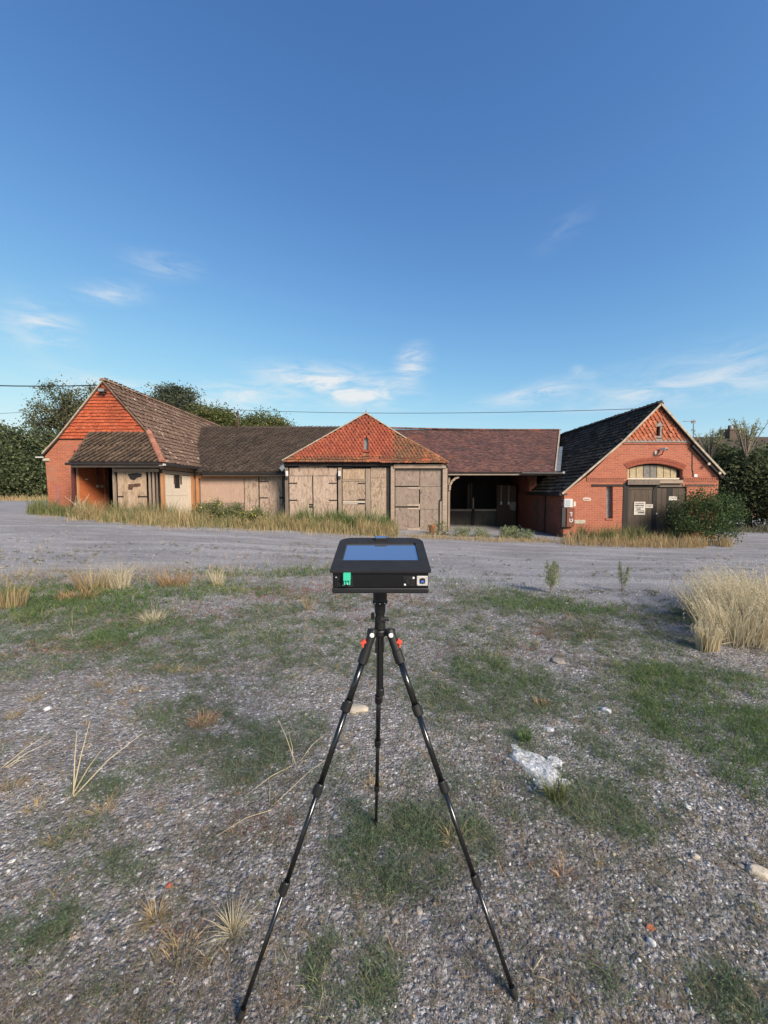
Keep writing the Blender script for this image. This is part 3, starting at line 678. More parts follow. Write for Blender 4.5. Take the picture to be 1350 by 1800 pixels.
# left dark roof
Vs = Vector((0, RY - EVL[0], RZ - EVL[1]))
tile_field('roof_tiles', (XL, EVL[0], EVL[1]), (1, 0, 0), Vs, XC - XL + .6, Vs.length, .235, .30, .05, 'pan', 'tile_dark', RG, seed=15, jit=2.0,
    clips=[((-8.6, 17.65, 2.5), (-1, -.50, 0))])
deck('roof_deck', [(-8.3, EVL[0] + .02, EVL[1]), (XC, EVL[0] + .02, EVL[1]), (XC, RY, RZ), (-11.6, RY, RZ)], .09, RG)
# right plum-coloured roof of small plain tiles
Vs2 = Vector((0, RY - EVR[0], RZ2 - EVR[1]))
vd = Vector((XR - 7.7, RY - EVR[0], 0)); vn = Vector((vd.y, -vd.x, 0)).normalized()
tile_field('roof_tiles', (XC, EVR[0], EVR[1]), (1, 0, 0), Vs2, XR - XC + .2, Vs2.length, .20, .125, .016, 'plain', 'tile_plum', RG, seed=16, jit=1.5,
    clips=[((7.7, EVR[0], 0), vn)])
deck('roof_deck', [(XC, EVR[0] + .02, EVR[1]), (7.66, EVR[0] + .02, EVR[1]), (XR, RY, RZ2), (XC, RY, RZ2)], .08, RG)
deck('rear_roof', [(-11.6, RY, RZ), (XR, RY, RZ2), (XR, 31, 2.2), (-11.6, 31, 2.2)], .08, RG, 'tile_dark')
MB().box(-11.5, 11.0, 30.5, 30.7, -.6, 2.3).build('rear_wall', 'brick_shed_shade', RG)
ridge_tiles(RG, (-11.6, RY, RZ + .03), (XC, RY, RZ + .02), .12, 'tile_dark', .45, seed=5, sag=.03)
ridge_tiles(RG, (XC, RY, RZ + .02), (XR + .05, RY, RZ2 + .03), .11, 'tile_plum', .42, seed=6, sag=.05)
MB().bar((7.75, EVR[0], EVR[1] + .03), (XR + .05, RY, RZ2 + .03), .07, .09).build('verge_mortar', 'verge_pale', RG)
fl = MB(); fl.bar((8.0, 17.7, EVR[1] + .05), (9.6, 21.0, EVR[1] + (21 - 17.45) * Vs2.z / Vs2.y + .03), .16, .05); fl.build('lead_flashing', 'lead', RG)
MB().tube([(-8.3, 17.6, EVL[1] - .06), (-4.5, 17.6, EVL[1] - .06)], .05, 8).build('gutter', 'gutter', RG)
MB().box(-8.3, -4.5, 17.66, 17.70, EVL[1] - .17, EVL[1] - .09).build('fascia', 'wood_beam', RG)
MB().box(2.9, 7.75, EVR[0] + .03, EVR[0] + .06, EVR[1] - .13, EVR[1] - .05).build('fascia', 'wood_beam', RG)
MB().tube([(6.2, 17.38, EVR[1] - .05), (8.05, 17.38, EVR[1] - .06)], .05, 8).build('gutter', 'gutter', RG)
MB().tube([(8.05, 17.38, EVR[1] - .05), (8.12, 17.36, EVR[1] - .0)], .06, 8).build('gutter_end', 'white_plastic', RG)
# boarded left bay
BY = 18.0
MB().box(-8.95, -4.45, BY + .06, BY + .2, -.5, 2.5).build('bay_wall', 'wood_grey_dark', RG)
MB().pbox(344, 835, 455, 840.5, BY - .03, .08).build('bay_rail', 'wood_orange', RG)
MB().pbox(344, 840, 351, 935, BY - .02, .08).build('post', 'wood_orange', RG)
MB().pbox(352, 841, 429, 884, BY, .05).build('panel', 'ply_pink', RG)
MB().pbox(352, 884.6, 429, 938, BY + .004, .05).build('panel', 'ply_grey', RG)
MB().pbox(429.6, 841, 455, 938, BY - .006, .05).build('panel', 'ply', RG)
d = MB().pbox(456, 836, 497, 938, BY - .012, .05).build('door', 'ply', RG)
for py in (846.5, 875):
    MB().pbox(456, py - .9, 471, py + .9, BY - .026, .014).build('hinge', 'iron', d)
MB().pbox(491, 873, 500, 876.5, BY - .03, .018).build('latch', 'iron', d)
# centre gable
CY = 17.2; TYp = 16.95
cl = P(498, 808.5, TYp); cr = P(786, 814, TYp); cp = P(643.5, 727, TYp); zb_ = 2.80
MB().prism([(cl.x, zb_), (cr.x, zb_), (cp.x, cp.z)], [[(q.x, q.z) for q in (P(640, 790, TYp), P(647.5, 790, TYp), P(647.5, 768.5, TYp), P(640, 768.5, TYp))]], TYp + .03, TYp + .2).build('gable', 'red_shadow', RG)  # dark red backing paints in the shadows between the tile points
gcl = [((cl.x, 0, cl.z), Vector((-(cp.z - cl.z), 0, cp.x - cl.x))), ((cr.x, 0, cr.z), Vector((cp.z - cr.z, 0, cr.x - cp.x)))]
xs_ = P(692, 800, TYp).x; zr = P(640, 801, TYp).z
win = [P(638.5, 767, TYp), P(649, 792, TYp)]
def gable_tiles(name, x0, x1, mat, seed, extra, z0, z1, tw=.150, ex=.118, style='club'):
    return tile_field(name, (x0, TYp + .026, z0), (1, 0, 0), (0, 0, 1), x1 - x0, z1 - z0, tw, ex, .05, style, mat, RG, clips=gcl + extra, seed=seed, jit=1.2)
wl_, wr_ = win[0].x, win[1].x
gable_tiles('gable_tiles', cl.x, wl_, 'tile_club', 31, [((wl_, 0, 0), (1, 0, 0))], zr, cp.z)
gable_tiles('gable_tiles', wr_, xs_, 'tile_club', 32, [((wr_, 0, 0), (-1, 0, 0)), ((xs_, 0, 0), (1, 0, 0))], zr, cp.z)
gable_tiles('gable_tiles', wl_, wr_, 'tile_club', 33, [((wl_, 0, 0), (-1, 0, 0)), ((wr_, 0, 0), (1, 0, 0))], win[0].z, cp.z)
gable_tiles('gable_tiles', xs_, cr.x, 'tile_club_old', 34, [((xs_, 0, 0), (-1, 0, 0))], zr, cp.z)
gable_tiles('eaves_tiles', cl.x, xs_ - .6, 'tile_club_old', 35, [((xs_ - .6, 0, 0), (1, 0, 0))], zb_ + .03, zr + .03, .165, .12, 'plain')
gable_tiles('eaves_tiles', xs_ - 1.35, cr.x, 'tile_club_old', 36, [((xs_ - .6, 0, 0), (-1, 0, 0))], zb_ - .01, zr + .03, .165, .085, 'plain')
for x, z, w in ((xs_ - 1.1, zb_ + .04, .5), (xs_ - .55, zb_ + .02, .45), (xs_ + 1.25, zb_ + .06, .34), (xs_ + .45, zr + .02, .33), (xs_ - .2, zr - .02, .3)):
    MB().box(x, x + w, TYp - .012, TYp + .02, z, z + .11).build('replacement_tile', 'red_clay', RG)
MB().box(wl_, wr_, TYp - .02, TYp + .05, win[1].z - .05, win[1].z).build('slit_sill', 'red_clay', RG)
MB().box(wl_ + .02, wr_ - .02, TYp + .10, TYp + .12, win[1].z, win[0].z).build('slit_pane', 'glass_dirty', RG)
MB().box(wl_ - .015, wl_ + .03, TYp - .012, TYp + .12, win[1].z, win[0].z).build('slit_jamb', 'red_clay', RG)
MB().box(wr_ - .03, wr_ + .015, TYp - .012, TYp + .12, win[1].z, win[0].z).build('slit_jamb', 'red_clay', RG)
vb = MB(); vb.bar(cl + Vector((-.05, .03, -.02)), cp + Vector((0, .03, .03)), .14, .045); vb.build('verge_board', 'verge_pale', RG)
vb = MB(); vb.bar(cp + Vector((0, .03, .03)), P(715, 772, TYp) + Vector((0, .03, .03)), .14, .045); vb.build('verge_board', 'verge_pale', RG)
ridge_tiles(RG, P(715, 772, TYp) + Vector((0, .05, .02)), cr + Vector((.05, .05, .03)), .075, 'tile_club_old', .24, 'verge_tile', up=(0, -1, 0))
MB().lathe([(.06, 0), (.05, .05), (.015, .1), (.012, .17)], cp + Vector((0, .05, .02)), 8).build('finial', 'lead', RG)
# gable roof running back into the range
for sx, e in ((-1, cl), (1, cr)):
    o = deck('gable_roof', [(cp.x, TYp + .1, cp.z), (cp.x, 23.6, cp.z), (e.x, 23.6, e.z), (e.x, TYp + .1, e.z)], .09, RG, 'tile_dark' if sx < 0 else 'tile_plum')
MB().prism([(cl.x + .05, 0), (cl.x + .25, .12), (cl.x + .05, .40), (cl.x - .08, .15)], [], 0, .02).build('x', 'lead').select_set(False)
bpy.data.objects.remove(bpy.data.objects['x'])
a = P(496, 822, 17.05)
MB().prism([(a.x - .14, a.z - .02), (a.x - .02, a.z - .16), (a.x + .10, a.z - .03), (a.x + .04, a.z + .24), (a.x - .03, a.z + .12)], [], 17.08, 17.11).build('lead_soaker', 'lead', RG)
# framing and doors under the gable
def pb(name, mat, px0, py0, px1, py1, Y=CY, th=.06, parent=None): return MB().pbox(px0, py0, px1, py1, Y, th).build(name, mat, parent or RG)
pb('backing_wall', 'wood_black', 499, 818, 787, 955, CY + .16, .1)
a0, a1 = P(499, 811.5, CY), P(690, 826, CY)
pb('head_beam', 'wood_black', 499, 811.5, 690, 818.8, CY - .10, .2)
pb('head_beam', 'wood_beam', 692, 816, 784, 823, CY - .10, .2)
pb('soffit', 'wood_black', 499, 806, 787, 811, CY - .2, .38)
pb('head_board', 'wood_black', 500, 818.8, 524, 822.3, CY + .02, .1); pb('head_board', 'wood_black', 574, 818.8, 597, 822.3, CY + .02, .1); pb('head_board', 'wood_black', 597, 818.8, 619, 824, CY + .02, .1); pb('head_board', 'wood_black', 619, 818.8, 690, 820.6, CY - .03, .1)
pb('post', 'wood_grey_dark', 500.5, 822, 507.5, 950, CY - .03, .12); pb('post', 'wood_grey', 594.3, 822, 601, 950, CY - .05, .14)
pb('post', 'wood_beam', 687, 818.5, 693.6, 950, CY - .06, .2); pb('post', 'wood_beam', 778.5, 823, 785.5, 950, CY - .06, .2)
d1 = MB(); q = lambda x, y: (P(x, y, CY).x, P(x, y, CY).z)
o = MB().prism([q(508.5, 836.2), q(592.5, 836.2), q(592.5, 822.5), q(575, 822), q(572, 818.8), q(526, 819), q(522, 822), q(508.5, 822.6)], [], CY + .03, CY + .08).build('door_head', 'ply', RG)
for px0, px1, hx0, hx1 in ((508.5, 549.6, 508, 522.5), (550.6, 592.5, 578, 593)):
    d = pb('door', 'ply_pale', px0, 837, px1, 948, CY + .025, .05)
    for py in (849.3, 879.3): MB().pbox(hx0, py - .9, hx1, py + .9, CY + .008, .017).build('hinge', 'iron', d)
    if px0 < 520:
        MB().pbox(543.5, 885.5, 551.5, 888, CY + .004, .02).build('latch', 'iron', d); MB().pbox(543.5, 889.3, 551, 892.2, CY + .004, .02).build('latch', 'iron', d)
pb('panel', 'ply_smoked', 602.5, 824, 641.5, 842, CY + .05, .04); pb('ledge', 'wood_beam', 601.5, 842.6, 643.5, 845.2, CY + .0, .08)
d = pb('door', 'ply_worn', 602, 846, 641.6, 880, CY + .03, .05)
for py in (849.6, 878): MB().pbox(629, py - 1, 643.5, py + 1, CY + .012, .018).build('hinge', 'iron', d)
MB().pbox(602.5, 881, 642, 883.6, CY + .01, .03).build('rail', 'wood_white', d)
MB().pbox(602.5, 884.8, 642, 886.4, CY + .012, .03).build('rail', 'wood_white', d)
d = pb('door', 'ply_worn', 602, 887, 641.6, 948, CY + .03, .05)
MB().pbox(629, 884.2, 644, 886, CY + .004, .012).build('hinge', 'iron', d)
pb('mullion', 'wood_grey', 642.6, 824, 651.5, 950, CY + .0, .12)
for y0, y1 in ((822, 840), (840.5, 856), (856.4, 948)): pb('panel', 'ply_worn', 652, y0, 679, y1, CY + .035 + random.random() * .006, .05)
pb('strip', 'wood_black', 679.5, 822, 686.6, 950, CY + .03, .1)
for y0, y1 in ((824.5, 854), ): pb('panel', 'ply_grey', 695, y0, 737.5, y1, CY + .05, .04)
for y0, y1 in ((856, 890), (892.4, 931)):
    d = pb('door', 'ply_grey', 695, y0, 736.5, y1, CY + .04, .05)
    ys = (857.8, 888) if y0 < 870 else (894, 930)
    for py in ys: MB().pbox(716, py - 1, 736.5, py + 1.1, CY + .024, .016).build('hinge', 'hinge_pale', d)
for y0, y1 in ((855.5, 860), (885.5, 895.8), (927, 932.5)): pb('hinge_plate', 'hinge_pale', 735.8, y0, 738, y1, CY + .02, .03)
pb('threshold', 'concrete', 695, 931.6, 740, 938, CY + .0, .2)
for y0, y1 in ((824.5, 855), (855.5, 895), (895.5, 948)): pb('panel', 'ply_grey', 738.6, y0, 777.8, y1, CY + .045 + random.random() * .008, .05)
pb('strip', 'wood_black', 776.6, 824, 779.5, 880, CY + .02, .06); pb('door_stop', 'wood_grey', 773.3, 881, 777.4, 940, CY - .02, .07); pb('strip', 'wood_black', 771.6, 883, 773.2, 940, CY + .02, .05)
pb('latch', 'iron', 774, 877.5, 779, 880.8, CY - .035, .05)
# lamps on the gable posts are things of their own
def bulkhead(px, label):
    a = P(px, 829, CY - .08); t_ = thing('wall_lamp', label, 'wall lamp', a, 'wall lamps beside the stable doors')
    MB().pbox(px - 2.2, 827.8, px + 2.2, 837, CY - .12, .06).build('diffuser', 'white_plastic', t_, bevel=.01)
    MB().pbox(px - 2.0, 837, px + 2.0, 841.5, CY - .115, .06).build('base', 'lamp_dark', t_)
bulkhead(504, 'small white wall lamp on the left post of the boarded double doors')
bulkhead(596.5, 'small white wall lamp on the right post of the boarded double doors')
# open shed
SF = 17.55
pb('shed_post', 'wood_grey', 786.5, 838, 790.5, 940, SF + .1, .14)
br = [P(790, 862, SF + .1), P(791, 853, SF + .1), P(794.5, 846, SF + .1), P(800, 841, SF + .1), P(806, 838.5, SF + .1)]
mb = MB()
for i in range(4): mb.bar(br[i], br[i + 1] + (br[i + 1] - br[i]) * .06, .09, .11, up=(0, 1, 0))
mb.build('curved_brace', 'wood_beam', RG)
BK = 21.2
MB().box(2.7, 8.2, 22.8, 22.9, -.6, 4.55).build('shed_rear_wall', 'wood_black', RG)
MB().prism([(17.6, -.6), (22.8, -.6), (22.8, 4.5), (17.6, 2.2)], [], 2.75, 2.9, 'YZ').build('shed_partition', 'brick_shed_shade', RG)
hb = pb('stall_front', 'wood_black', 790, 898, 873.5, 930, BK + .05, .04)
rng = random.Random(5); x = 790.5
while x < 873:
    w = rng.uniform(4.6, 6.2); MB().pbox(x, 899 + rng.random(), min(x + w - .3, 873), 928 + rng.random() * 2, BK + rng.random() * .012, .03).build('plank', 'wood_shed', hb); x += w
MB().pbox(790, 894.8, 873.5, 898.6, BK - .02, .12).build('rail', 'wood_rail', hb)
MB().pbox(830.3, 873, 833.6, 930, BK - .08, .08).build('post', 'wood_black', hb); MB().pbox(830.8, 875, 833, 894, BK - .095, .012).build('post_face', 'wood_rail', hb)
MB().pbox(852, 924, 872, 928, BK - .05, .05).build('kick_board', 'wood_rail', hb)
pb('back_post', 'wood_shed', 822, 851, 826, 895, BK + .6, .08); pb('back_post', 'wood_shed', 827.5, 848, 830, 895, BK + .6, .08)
st = pb('stall_side', 'wood_shed', 873.5, 853, 906, 935, BK - .12, .04)
for x0, x1 in ((873.8, 881), (881.3, 889.2), (889.5, 897.5), (897.8, 905.8)):
    MB().pbox(x0, 853 + random.random(), x1, 933, BK - .14 + random.random() * .008, .02).build('plank', 'wood_shed_red', st)
for x0 in (880.6, 893.8):
    MB().pbox(x0, 853, x0 + 1.2, 882, BK - .165, .02).build('conduit', 'wood_rail', st); MB().pbox(x0 - .9, 882, x0 + 2.1, 887, BK - .18, .03).build('switch', 'white_plastic', st)
a = P(899, 888, BK)
MB().prism([(a.x - .1, a.z - .25), (a.x + .18, a.z - .3), (a.x + .2, a.z + .18), (a.x - .05, a.z + .2), (a.x - .18, a.z - .05)], [], BK - .155, BK - .145).build('plaster_patch', 'stone_grey', st)
MB().prism([(19.2, -.7), (22.8, -.7), (22.8, 4.5), (19.2, 2.85)], [], 7.47, 7.6, 'YZ').build('shed_end_wall', 'brick_shed_shade', RG)
MB().box(7.22, 7.45, 19.15, 19.45, 1.4, 2.5).build('brick_pier', 'brick_shed_shade', RG)
MB().tube([P(418, 758, 24.2), P(418.5, 740, 24.2), P(418, 722, 24.2)], .055, 8).build('flue_pipe', 'rust', RG)

# ================================================================== the right barn
RB = thing('barn', 'red brick barn at the right with arched doorway and black tiled catslide roof', 'barn', (11, 16, -.4))
Yf = 15.8
q = lambda x, y, Y=Yf: (P(x, y, Y).x, P(x, y, Y).z)
pk2 = P(1157, 711, Yf); k1 = P(1090, 777, Yf); e2 = P(985, 867, Yf); k2 = P(1215, 777, Yf); e3 = P(1268, 834, Yf); mid_l = P(1035, 831, Yf)
arch = []
for i in range(13):
    t_ = i / 12; x = 1103 + 97 * t_; y = 823.5 + 3 * t_ - 10.2 * (1 - (2 * t_ - 1) ** 2)
    arch.append(q(x, y))
hole = [q(1099, 965), q(1099, 856), q(1103, 854)] + arch + [q(1200, 854), q(1207, 856), q(1207, 965)]
slit = [q(1066, 911.5), q(1077.3, 911.5), q(1077.3, 855.3), q(1066, 855.3)]
outer = [(e2.x + .16, -.8), (e2.x + .16, e2.z + .02), (mid_l.x, mid_l.z - .1), (k1.x, k1.z - .1), (pk2.x, pk2.z - .12), (k2.x, k2.z - .1), (e3.x - .1, e3.z - .05), (e3.x - .1, -.8)]
gsl = [q(1153.3, 766), q(1160.8, 766), q(1160.8, 741), q(1153.3, 741)]
MB().prism(outer, [hole, slit, gsl], Yf, Yf + .24).build('wall', 'brick_right', RB)
MB().box(e2.x + .17, e2.x + .40, Yf + .242, 24, -.8, e2.z).build('side_wall', 'brick_shed_shade', RB)  # shade on this left-facing wall comes from its darker brick colour
MB().box(e3.x - .34, e3.x - .11, Yf + .242, 24.4, -.8, e3.z - .08).build('side_wall', 'brick_right', RB)
MB().prism(outer, [], 24.2, 24.4).build('rear_wall', 'brick_right', RB)
bl = MB()
for j in range(14):
    if j % 2 == 0: bl.box(e2.x + .13, e2.x + .28, Yf - .012, Yf + .2, -.3 + j * .14, -.3 + j * .14 + .065)
bl.build('blue_quoins', 'brick_blue', RB, kind='stuff')
# roofs
U = (0, 1, 0); Y0 = Yf - .14
for (a, b, y1, mt, sd) in ((k1, pk2, 24.6, 'tile_black', 51), (e2, k1, 19.3, 'tile_black', 52), (k2, pk2, 24.6, 'tile_dark', 53), (e3, k2, 24.6, 'tile_dark', 54)):
    v = b - a; v.y = 0
    tile_field('roof_tiles', (a.x, Y0, a.z), U, v, y1 - Y0, v.length, .26, .235, .045, 'low', mt, RB, seed=sd, jit=2.2)
    deck('roof_deck', [(a.x, Y0, a.z), (b.x, Y0, b.z), (b.x, y1, b.z), (a.x, y1, a.z)], .09, RB)
# the slope goes on behind, above the shed's end
v = k1 - e2; f = .42; pmid = e2 + v * f
deck('roof_deck', [(pmid.x, 19.3, pmid.z), (k1.x, 19.3, k1.z), (k1.x, 24.6, k1.z), (pmid.x, 24.6, pmid.z)], .09, RB)
vf = k1 - pmid; vf.y = 0
tile_field('roof_tiles', (pmid.x, 19.3, pmid.z), U, vf, 5.3, vf.length, .26, .235, .045, 'low', 'tile_black', RB, seed=57, jit=2.2)
vg = MB()
for a, b in ((e2, k1), (k1, pk2)): vg.bar(a + Vector((0, -.15, -.02)), b + Vector((0, -.15, -.02)), .07, .07)
vg.build('verge_mortar', 'verge_pale', RB)
vg = MB()
for a, b in ((pk2, k2), (k2, e3)): vg.bar(a + Vector((0, -.15, .0)), b + Vector((0, -.15, .0)), .07, .07)
vg.build('verge_mortar', 'verge_pale', RB)
so = MB(); so.bar(k2 + Vector((-.02, .0, -.14)), e3 + Vector((-.02, .0, -.14)), .26, .10); so.build('verge_soffit', 'wood_black', RB)  # underside of the verge overhang, its shade put into the black
for x, y in ((1247, 816), (1266, 832)): MB().pbox(x - 2, y - 2.5, x + 2, y + 1.5, Yf - .2, .05).build('slipped_mortar', 'stone_pale', RB)
ridge_tiles(RB, pk2 + Vector((0, -.15, .03)), (pk2.x, 24.6, pk2.z + .03), .12, 'tile_black', .45)
ridge_tiles(RB, pk2 + Vector((.02, -.1, .03)), P(1186, 744, Yf) + Vector((0, -.1, .03)), .07, 'tile_ridge', .25, 'verge_tile', up=(0, -1, 0))
MB().tube([(e2.x - .05, Y0, e2.z - .05), (e2.x - .05, 19.4, e2.z - .05)], .055, 8).build('gutter', 'gutter', RB)
MB().tube([(e2.x + .10, 17.6, e2.z - .06), (e2.x + .10, 17.6, -.45)], .045, 8).build('drain_pipe', 'gutter', RB)
MB().box(e2.x + .165, e2.x + .172, 18.4, 18.75, .0, 1.2).build('blocked_opening', 'mortar_dark', RB)
# tile-hung top of the gable
gcl = [((k1.x, 0, k1.z - .06), Vector((-(pk2.z - k1.z), 0, pk2.x - k1.x))), ((k2.x, 0, k2.z - .06), Vector((pk2.z - k2.z, 0, k2.x - pk2.x)))]
sl, sr = q(1152, 766)[0], q(1162.4, 766)[0]; zt0 = q(1157, 771)[1]; st_ = q(1157, 739)[1]
for x0, x1, z0, ex_, sd in ((k1.x, sl, zt0, [((sl, 0, 0), (1, 0, 0))], 61), (sr, k2.x, zt0, [((sr, 0, 0), (-1, 0, 0))], 62), (sl, sr, st_, [((sl, 0, 0), (-1, 0, 0)), ((sr, 0, 0), (1, 0, 0))], 63)):
    tile_field('gable_tiles', (x0, Yf - .004, z0), (1, 0, 0), (0, 0, 1), x1 - x0, pk2.z - z0, .17, .135, .055, 'club', 'tile_club_right', RB, clips=gcl + ex_, seed=sd, jit=1.5)
MB().pbox(1093, 771, 1217, 777.6, Yf - .055, .055).build('stone_band', 'stone_grey', RB)
MB().pbox(1096, 778, 1216, 780.6, Yf - .03, .03).build('brick_ledge', 'brick_right', RB)
for x0, x1 in ((1150.6, 1153.3), (1160.8, 1163.6)): MB().pbox(x0, 748, x1, 767, Yf - .04, .06).build('slit_jamb', 'stone_grey', RB)
MB().pbox(1150, 766.5, 1164, 769.5, Yf - .06, .1).build('slit_sill', 'stone_grey', RB)
MB().pbox(1150.5, 739, 1164, 748, Yf - .035, .03).prism([q(1150.5, 748), q(1148, 750.6), q(1166, 749.4), q(1164, 746)], [], Yf - .06, Yf - .036).build('slit_head', 'stone_grey', RB)
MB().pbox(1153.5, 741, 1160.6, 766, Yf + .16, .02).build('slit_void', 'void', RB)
# arch of two rings of bricks on edge
vo = MB()
for ring in range(2):
    n = 46
    for i in range(n):
        def ap(t_, o):
            x = 1151.5 + (1103 - 1151.5 - 1) * (1 - 2 * t_); y = 823.5 + 3 * t_ - 10.2 * (1 - (2 * t_ - 1) ** 2)
            dx = (2 * t_ - 1); nx, ny = dx * .72, -1.0
            l = math.hypot(nx, ny); return q(x + nx / l * o, y + ny / l * o)
        t0, t1 = (i + .08) / n, (i + .92) / n; o0, o1 = ring * 5.4 + .3, ring * 5.4 + 5.2
        vo.prism([ap(t0, o0), ap(t1, o0), ap(t1, o1), ap(t0, o1)], [], Yf - .018 - random.random() * .006, Yf + .01)
vo.build('arch_bricks', 'arch_brick', RB, kind='stuff')
# string courses
sc_ = MB()
for x0, x1 in ((1032, 1102), (1202, 1262)):
    x = x0
    while x < x1 - 3:
        sc_.pbox(x, 840.5, x + 2.1, 844, Yf - .03, .03); x += 3.2
    sc_.pbox(x0, 844.4, x1, 846.4, Yf - .024, .024); sc_.pbox(x0, 838.4, x1, 840.2, Yf - .036, .036)
sc_.build('string_course', 'brick_right', RB, kind='stuff')
MB().pbox(1041, 851.3, 1098, 854.8, Yf - .035, .035).build('slate_lintel', 'wood_black', RB)
MB().pbox(1206, 851.3, 1256, 854.2, Yf - .03, .03).build('slate_lintel', 'mortar_dark', RB)
MB().pbox(1066.4, 855.5, 1073.5, 911, Yf + .15, .02).build('slit_pane', 'glass_dirty', RB)
MB().pbox(1073.5, 855.5, 1077, 911, Yf + .16, .02).build('slit_painted_shade', 'wood_black', RB)  # black strip painted in for the shade along the slit's reveal
MB().pbox(1065, 911.5, 1079, 914, Yf - .03, .12).build('slit_sill', 'brick_right', RB)
# fanlight of eight boards and mullions
MB().prism([q(1103.2, 843)] + [q(1103 + 97 * i / 12, 824 + 3 * i / 12 - 10.2 * (1 - (i / 6 - 1) ** 2)) for i in range(13)] + [q(1199.8, 843)], [], Yf + .17, Yf + .19).build('fanlight_back', 'wood_black', RB)
bd = [1103.8, 1110.5, 1122, 1134.5, 1146.5, 1158.5, 1170.5, 1182.5, 1193.5]
for i in range(8):
    x0, x1 = bd[i] + .5, bd[i + 1] - .7
    tp = lambda x: 826 + 3 * ((x - 1103) / 97) - 10.2 * (1 - (2 * (x - 1103) / 97 - 1) ** 2)
    poly = [q(x0, 839.5), q(x1, 839.5), q(x1, tp(x1)), q((x0 + x1) / 2, tp((x0 + x1) / 2)), q(x0, tp(x0))]
    MB().prism(poly, [], Yf + .13, Yf + .16).build('fanlight_pane', 'board_grey' if i in (3, 4) else 'board_cream', RB)
MB().pbox(1103, 840, 1194, 842.8, Yf + .06, .12).build('fanlight_sill', 'wood_white', RB)
MB().pbox(1104, 843.4, 1160, 852, Yf - .09, .2).build('door_lintel', 'wood_grey_dark', RB)
MB().pbox(1156, 843.8, 1201, 849.5, Yf - .07, .2).build('door_lintel', 'wood_beam', RB)
MB().pbox(1160, 849.8, 1206, 856, Yf + .02, .14).build('door_head', 'wood_grey_dark', RB)
MB().pbox(1099, 852.4, 1160, 856, Yf + .02, .1).build('door_head', 'wood_black', RB)
MB().pbox(1096.5, 849, 1101.5, 962, Yf - .02, .14).build('door_post', 'wood_black', RB)
for x0, x1, n, mt in ((1102, 1149.5, 10, 'wood_door_dark'), (1152, 1206, 9, 'wood_door_dark')):
    df = MB().pbox(x0, 856.3, x1, 960, Yf + .075, .03).build('door', 'wood_black', RB)
    w = (x1 - x0) / n
    for i in range(n):
        MB().pbox(x0 + i * w + .2, 858 + random.random(), x0 + (i + 1) * w - .3, 958, Yf + .042 + random.random() * .012, .03).build('door_board', mt, df)
    if x0 < 1110: MB().pbox(x0, 856.5, x1, 860.5, Yf + .03, .04).build('ledge', mt, df)
    else: MB().pbox(1173, 858, 1179.5, 958, Yf + .03, .012).build('cover_strip', 'wood_black', df)
MB().pbox(1148, 852, 1152, 958, Yf + .03, .06).build('meeting_stile', 'wood_black', RB)
MB().pbox(1153.5, 901.5, 1155.5, 904, Yf + .0, .05).build('padlock', 'white_plastic', RB)
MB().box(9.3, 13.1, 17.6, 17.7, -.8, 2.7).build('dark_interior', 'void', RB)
# ------------------------------------------------------------------ fittings on the buildings
def small(name, label, cat, loc, group=None): return thing(name, label, cat, loc, group)
def floodlight(px, py, Y, label, s=1.0):
    a = P(px, py, Y); t_ = small('security_light', label, 'security light', a)
    MB().box(a.x - .14 * s, a.x + .14 * s, Y - .22, Y - .06, a.z - .02, a.z + .13 * s).build('housing', 'lamp_dark', t_, bevel=.01)
    MB().box(a.x - .12 * s, a.x + .12 * s, Y - .226, Y - .22, a.z, a.z + .11 * s).build('glass', 'glass_dirty', t_)
    MB().box(a.x + .02, a.x + .10, Y - .16, Y - .1, a.z - .10, a.z - .02).build('sensor', 'lamp_dark', t_)
    MB().tube([(a.x, Y - .1, a.z), (a.x, Y + .0, a.z - .02)], .025, 8).build('bracket', 'lamp_dark', t_)
floodlight(184, 690, 16.97, 'dark floodlight high on the orange tile-hung gable of the left barn')
a = P(1160, 792, Yf)
cc = small('security_camera', 'pale security camera on the brick above the arched doorway', 'camera', a)
MB().bar(a + Vector((0, -.05, .05)), a + Vector((.04, -.32, .02)), .11, .10).build('housing', 'white_plastic', cc, bevel=.01)
MB().bar(a + Vector((.04, -.30, .02)), a + Vector((.045, -.325, .018)), .08, .07).build('lens', 'glass_dark', cc)
MB().tube([a + Vector((.02, -.18, -.02)), a + Vector((.02, -.1, -.16)), a + Vector((.02, 0, -.18))], .02, 6).build('arm', 'lamp_dark', cc)
o = MB().pbox(1151.5, 793, 1155, 799, Yf - .05, .05).build('junction_box', 'white_plastic'); tag(o, 'small white junction box just below the security camera over the arch', 'box')
o = MB().pbox(1220.5, 833.5, 1226, 838.5, Yf - .06, .06).build('alarm_box', 'white_plastic'); tag(o, 'small white box on the brick right of the arch, below a cable', 'box')
mb = MB().tube([P(1217, 795, Yf - .015), P(1217, 826, Yf - .015), P(1219, 833, Yf - .015), P(1221, 835, Yf - .015)], .012, 5)
tag(mb.build('cable', 'wire'), 'thin dark cable running down the brick to a white box right of the arch', 'cable')
